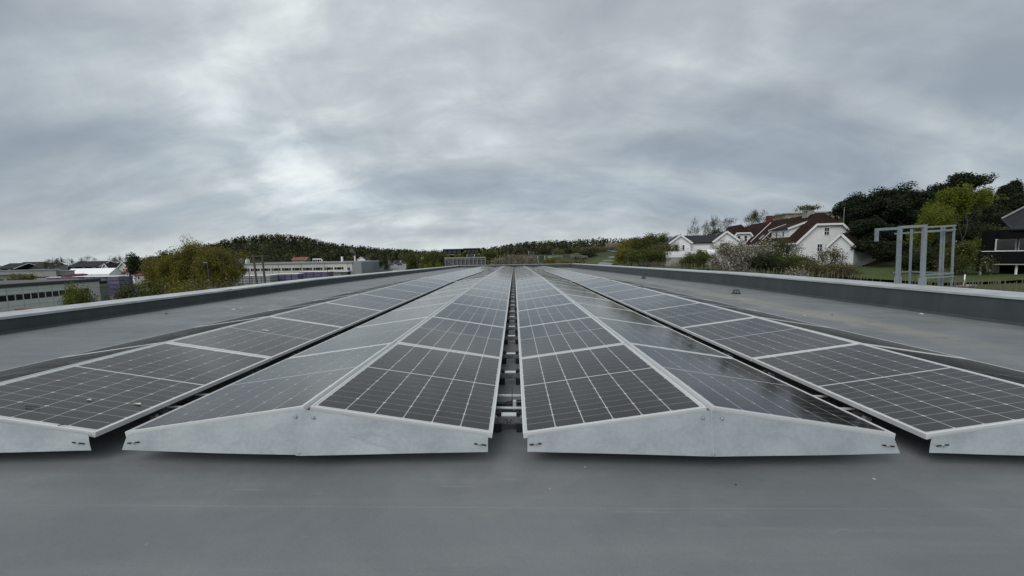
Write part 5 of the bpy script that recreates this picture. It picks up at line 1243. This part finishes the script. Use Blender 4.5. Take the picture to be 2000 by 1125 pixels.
for i, (px_, D_, lab) in enumerate([(722, 170, 'thin pole right of the white shed'), (757, 190, 'thin pole beside the road'), (814, 110, 'thin pole in front of the big rounded tree'), (1049, 120, 'tall thin pole behind the smaller blossoming tree')]):
    pole('utility_pole', lab, 'utility pole', px_, 497 if i != 3 else 492, D_, .09, 0, None, 'far thin poles', arm=.5)

# paling fence of rough upright sticks along the right side
m_pale = M('rough_paling', (.20, .17, .12), .9, island=[(.06, .052, .034), (.11, .095, .065), (.17, .15, .11)])
prn = random.Random(5)
def paling(label, xa_, ya_, xb_, yb_, topf, n_, seed):
    r_ = empty('stick_fence', (xa_, ya_, 0), 0, label, 'fence', 'rough stick fences beyond the right parapet')
    rg = random.Random(seed); var_ = []
    for k in range(6):
        q = MB(); h = 1; a_ = rg.uniform(.02, .16)
        q.tube((0, 0, 0), (a_ * .5, 0, .5), .015, .014, 5, cap=False); q.tube((a_ * .5, 0, .5), (a_ + rg.uniform(-.03, .03), rg.uniform(-.03, .03), 1), .014, .008, 5); var_.append(q.mesh('stick', m_pale))
    extra = MB(); cnt = 0
    for i in range(n_):
        f = (i + rg.uniform(-.3, .3)) / n_; x_, y_ = xa_ + (xb_ - xa_) * f, ya_ + (yb_ - ya_) * f; z0 = g(x_, y_) - .05; H_ = topf(f) - z0 + rg.uniform(-.12, .12)
        mm = Matrix.Translation((x_ - xa_, y_ - ya_, z0)) @ Matrix.Rotation(rg.uniform(-.08, .14), 4, 'X') @ Matrix.Rotation(rg.gauss(0, .06), 4, 'Y') @ Matrix.Diagonal((1, 1, max(H_, .4), 1))
        if cnt < 280: link('stick', rg.choice(var_), r_, mm); cnt += 1
        else:
            me = rg.choice(var_); nb2 = len(extra.v); extra.add([mm @ v_.co for v_ in me.vertices], [tuple(p_.vertices) for p_ in me.polygons])
    if extra.f: o = extra.build('stick', m_pale, r_); o['kind'] = 'stuff'
    for zz_ in (.35, .75):
        q = MB(); q.bar((0, .04, g(xa_, ya_) + zz_), (xb_ - xa_, yb_ - ya_ + .04, g(xb_, yb_) + zz_), .03, .05); q.build('rail', m_wood, r_)
ztop = lambda px_, py_, D_: at(px_, py_, D_).z
z1_, z2_ = ztop(1690, 537, 14.9), ztop(1300, 520, 34)
paling('rough stick fence before the shrubs and lawn left of the ladder head', 14.2, 14.9, 14.2, 40, lambda f: z1_ + (.16) * f, 270, 7)
z3_, z4_ = ztop(1990, 548, 10.8), ztop(1760, 541, 12.9)
paling('rough stick fence before the dark house right of the ladder head', 14.0, 8.6, 13.9, 13.2, lambda f: z3_ + (z4_ - z3_) * f, 130, 8)
# mesh fence along the left yard
fr = empty('yard_fence', (-36, 27, -6.5), 0, 'low red and white barrier lying in front of the office block', 'barrier')
p = at(28, 603, 27); p2 = at(75, 597, 27); fr.location = (p.x, 27, -6.5)
boxpart(fr, 'rail', M('red_paint', (.25, .05, .04), .5, var=.2), (0, 0, p.z + 6.5 - .12), (p2.x - p.x, .08, p.z + 6.5)); 
for xx in (.05, (p2.x - p.x) / 2, p2.x - p.x - .1): boxpart(fr, 'post', m_trim, (xx, .082, 0), (xx + .06, .14, p.z + 6.5))
# cars on the road left of the knoll
m_carw = M('white_car_paint', (.7, .7, .7), .25, spec=.6); m_card = M('dark_car_paint', (.03, .03, .035), .25, spec=.6); m_tyre = M('tyre', (.012, .012, .012), .8)
def car(x_, y_, rot, paint, lab):
    r_ = empty('car', (x_, y_, g(x_, y_) + .17), rot, lab, 'car', 'cars on the road by the thicket')
    q = MB(); prof = [(-2.1, .3), (2.1, .3), (2.15, .75), (1.2, .88), (.6, 1.38), (-1.1, 1.42), (-1.9, .95), (-2.15, .85)]; q.prism([(a_, -.85, b_) for a_, b_ in prof], (0, 1.7, 0)); q.build('body', paint, r_)
    q = MB(); q.prism([(a_, -.862, b_) for a_, b_ in [(-1.5, .92), (1.0, .92), (.55, 1.3), (-1.0, 1.33)]], (0, 1.724, 0)); q.build('side_window', m_glass, r_)
    for xx in (-1.35, 1.35):
        for yy in (-.78, .78): q = MB(); q.tube((xx, yy - .1, .32), (xx, yy + .1, .32), .32, n=12); q.build('wheel', m_tyre, r_)
for D_, paint, px_, lab in ((160, m_carw, 771, 'white car on the road left of the thicket'), (185, m_card, 781, 'dark car beyond the white one on the road')):
    p = at(px_, 520, D_); car(p.x, p.y, R(100), paint, lab)
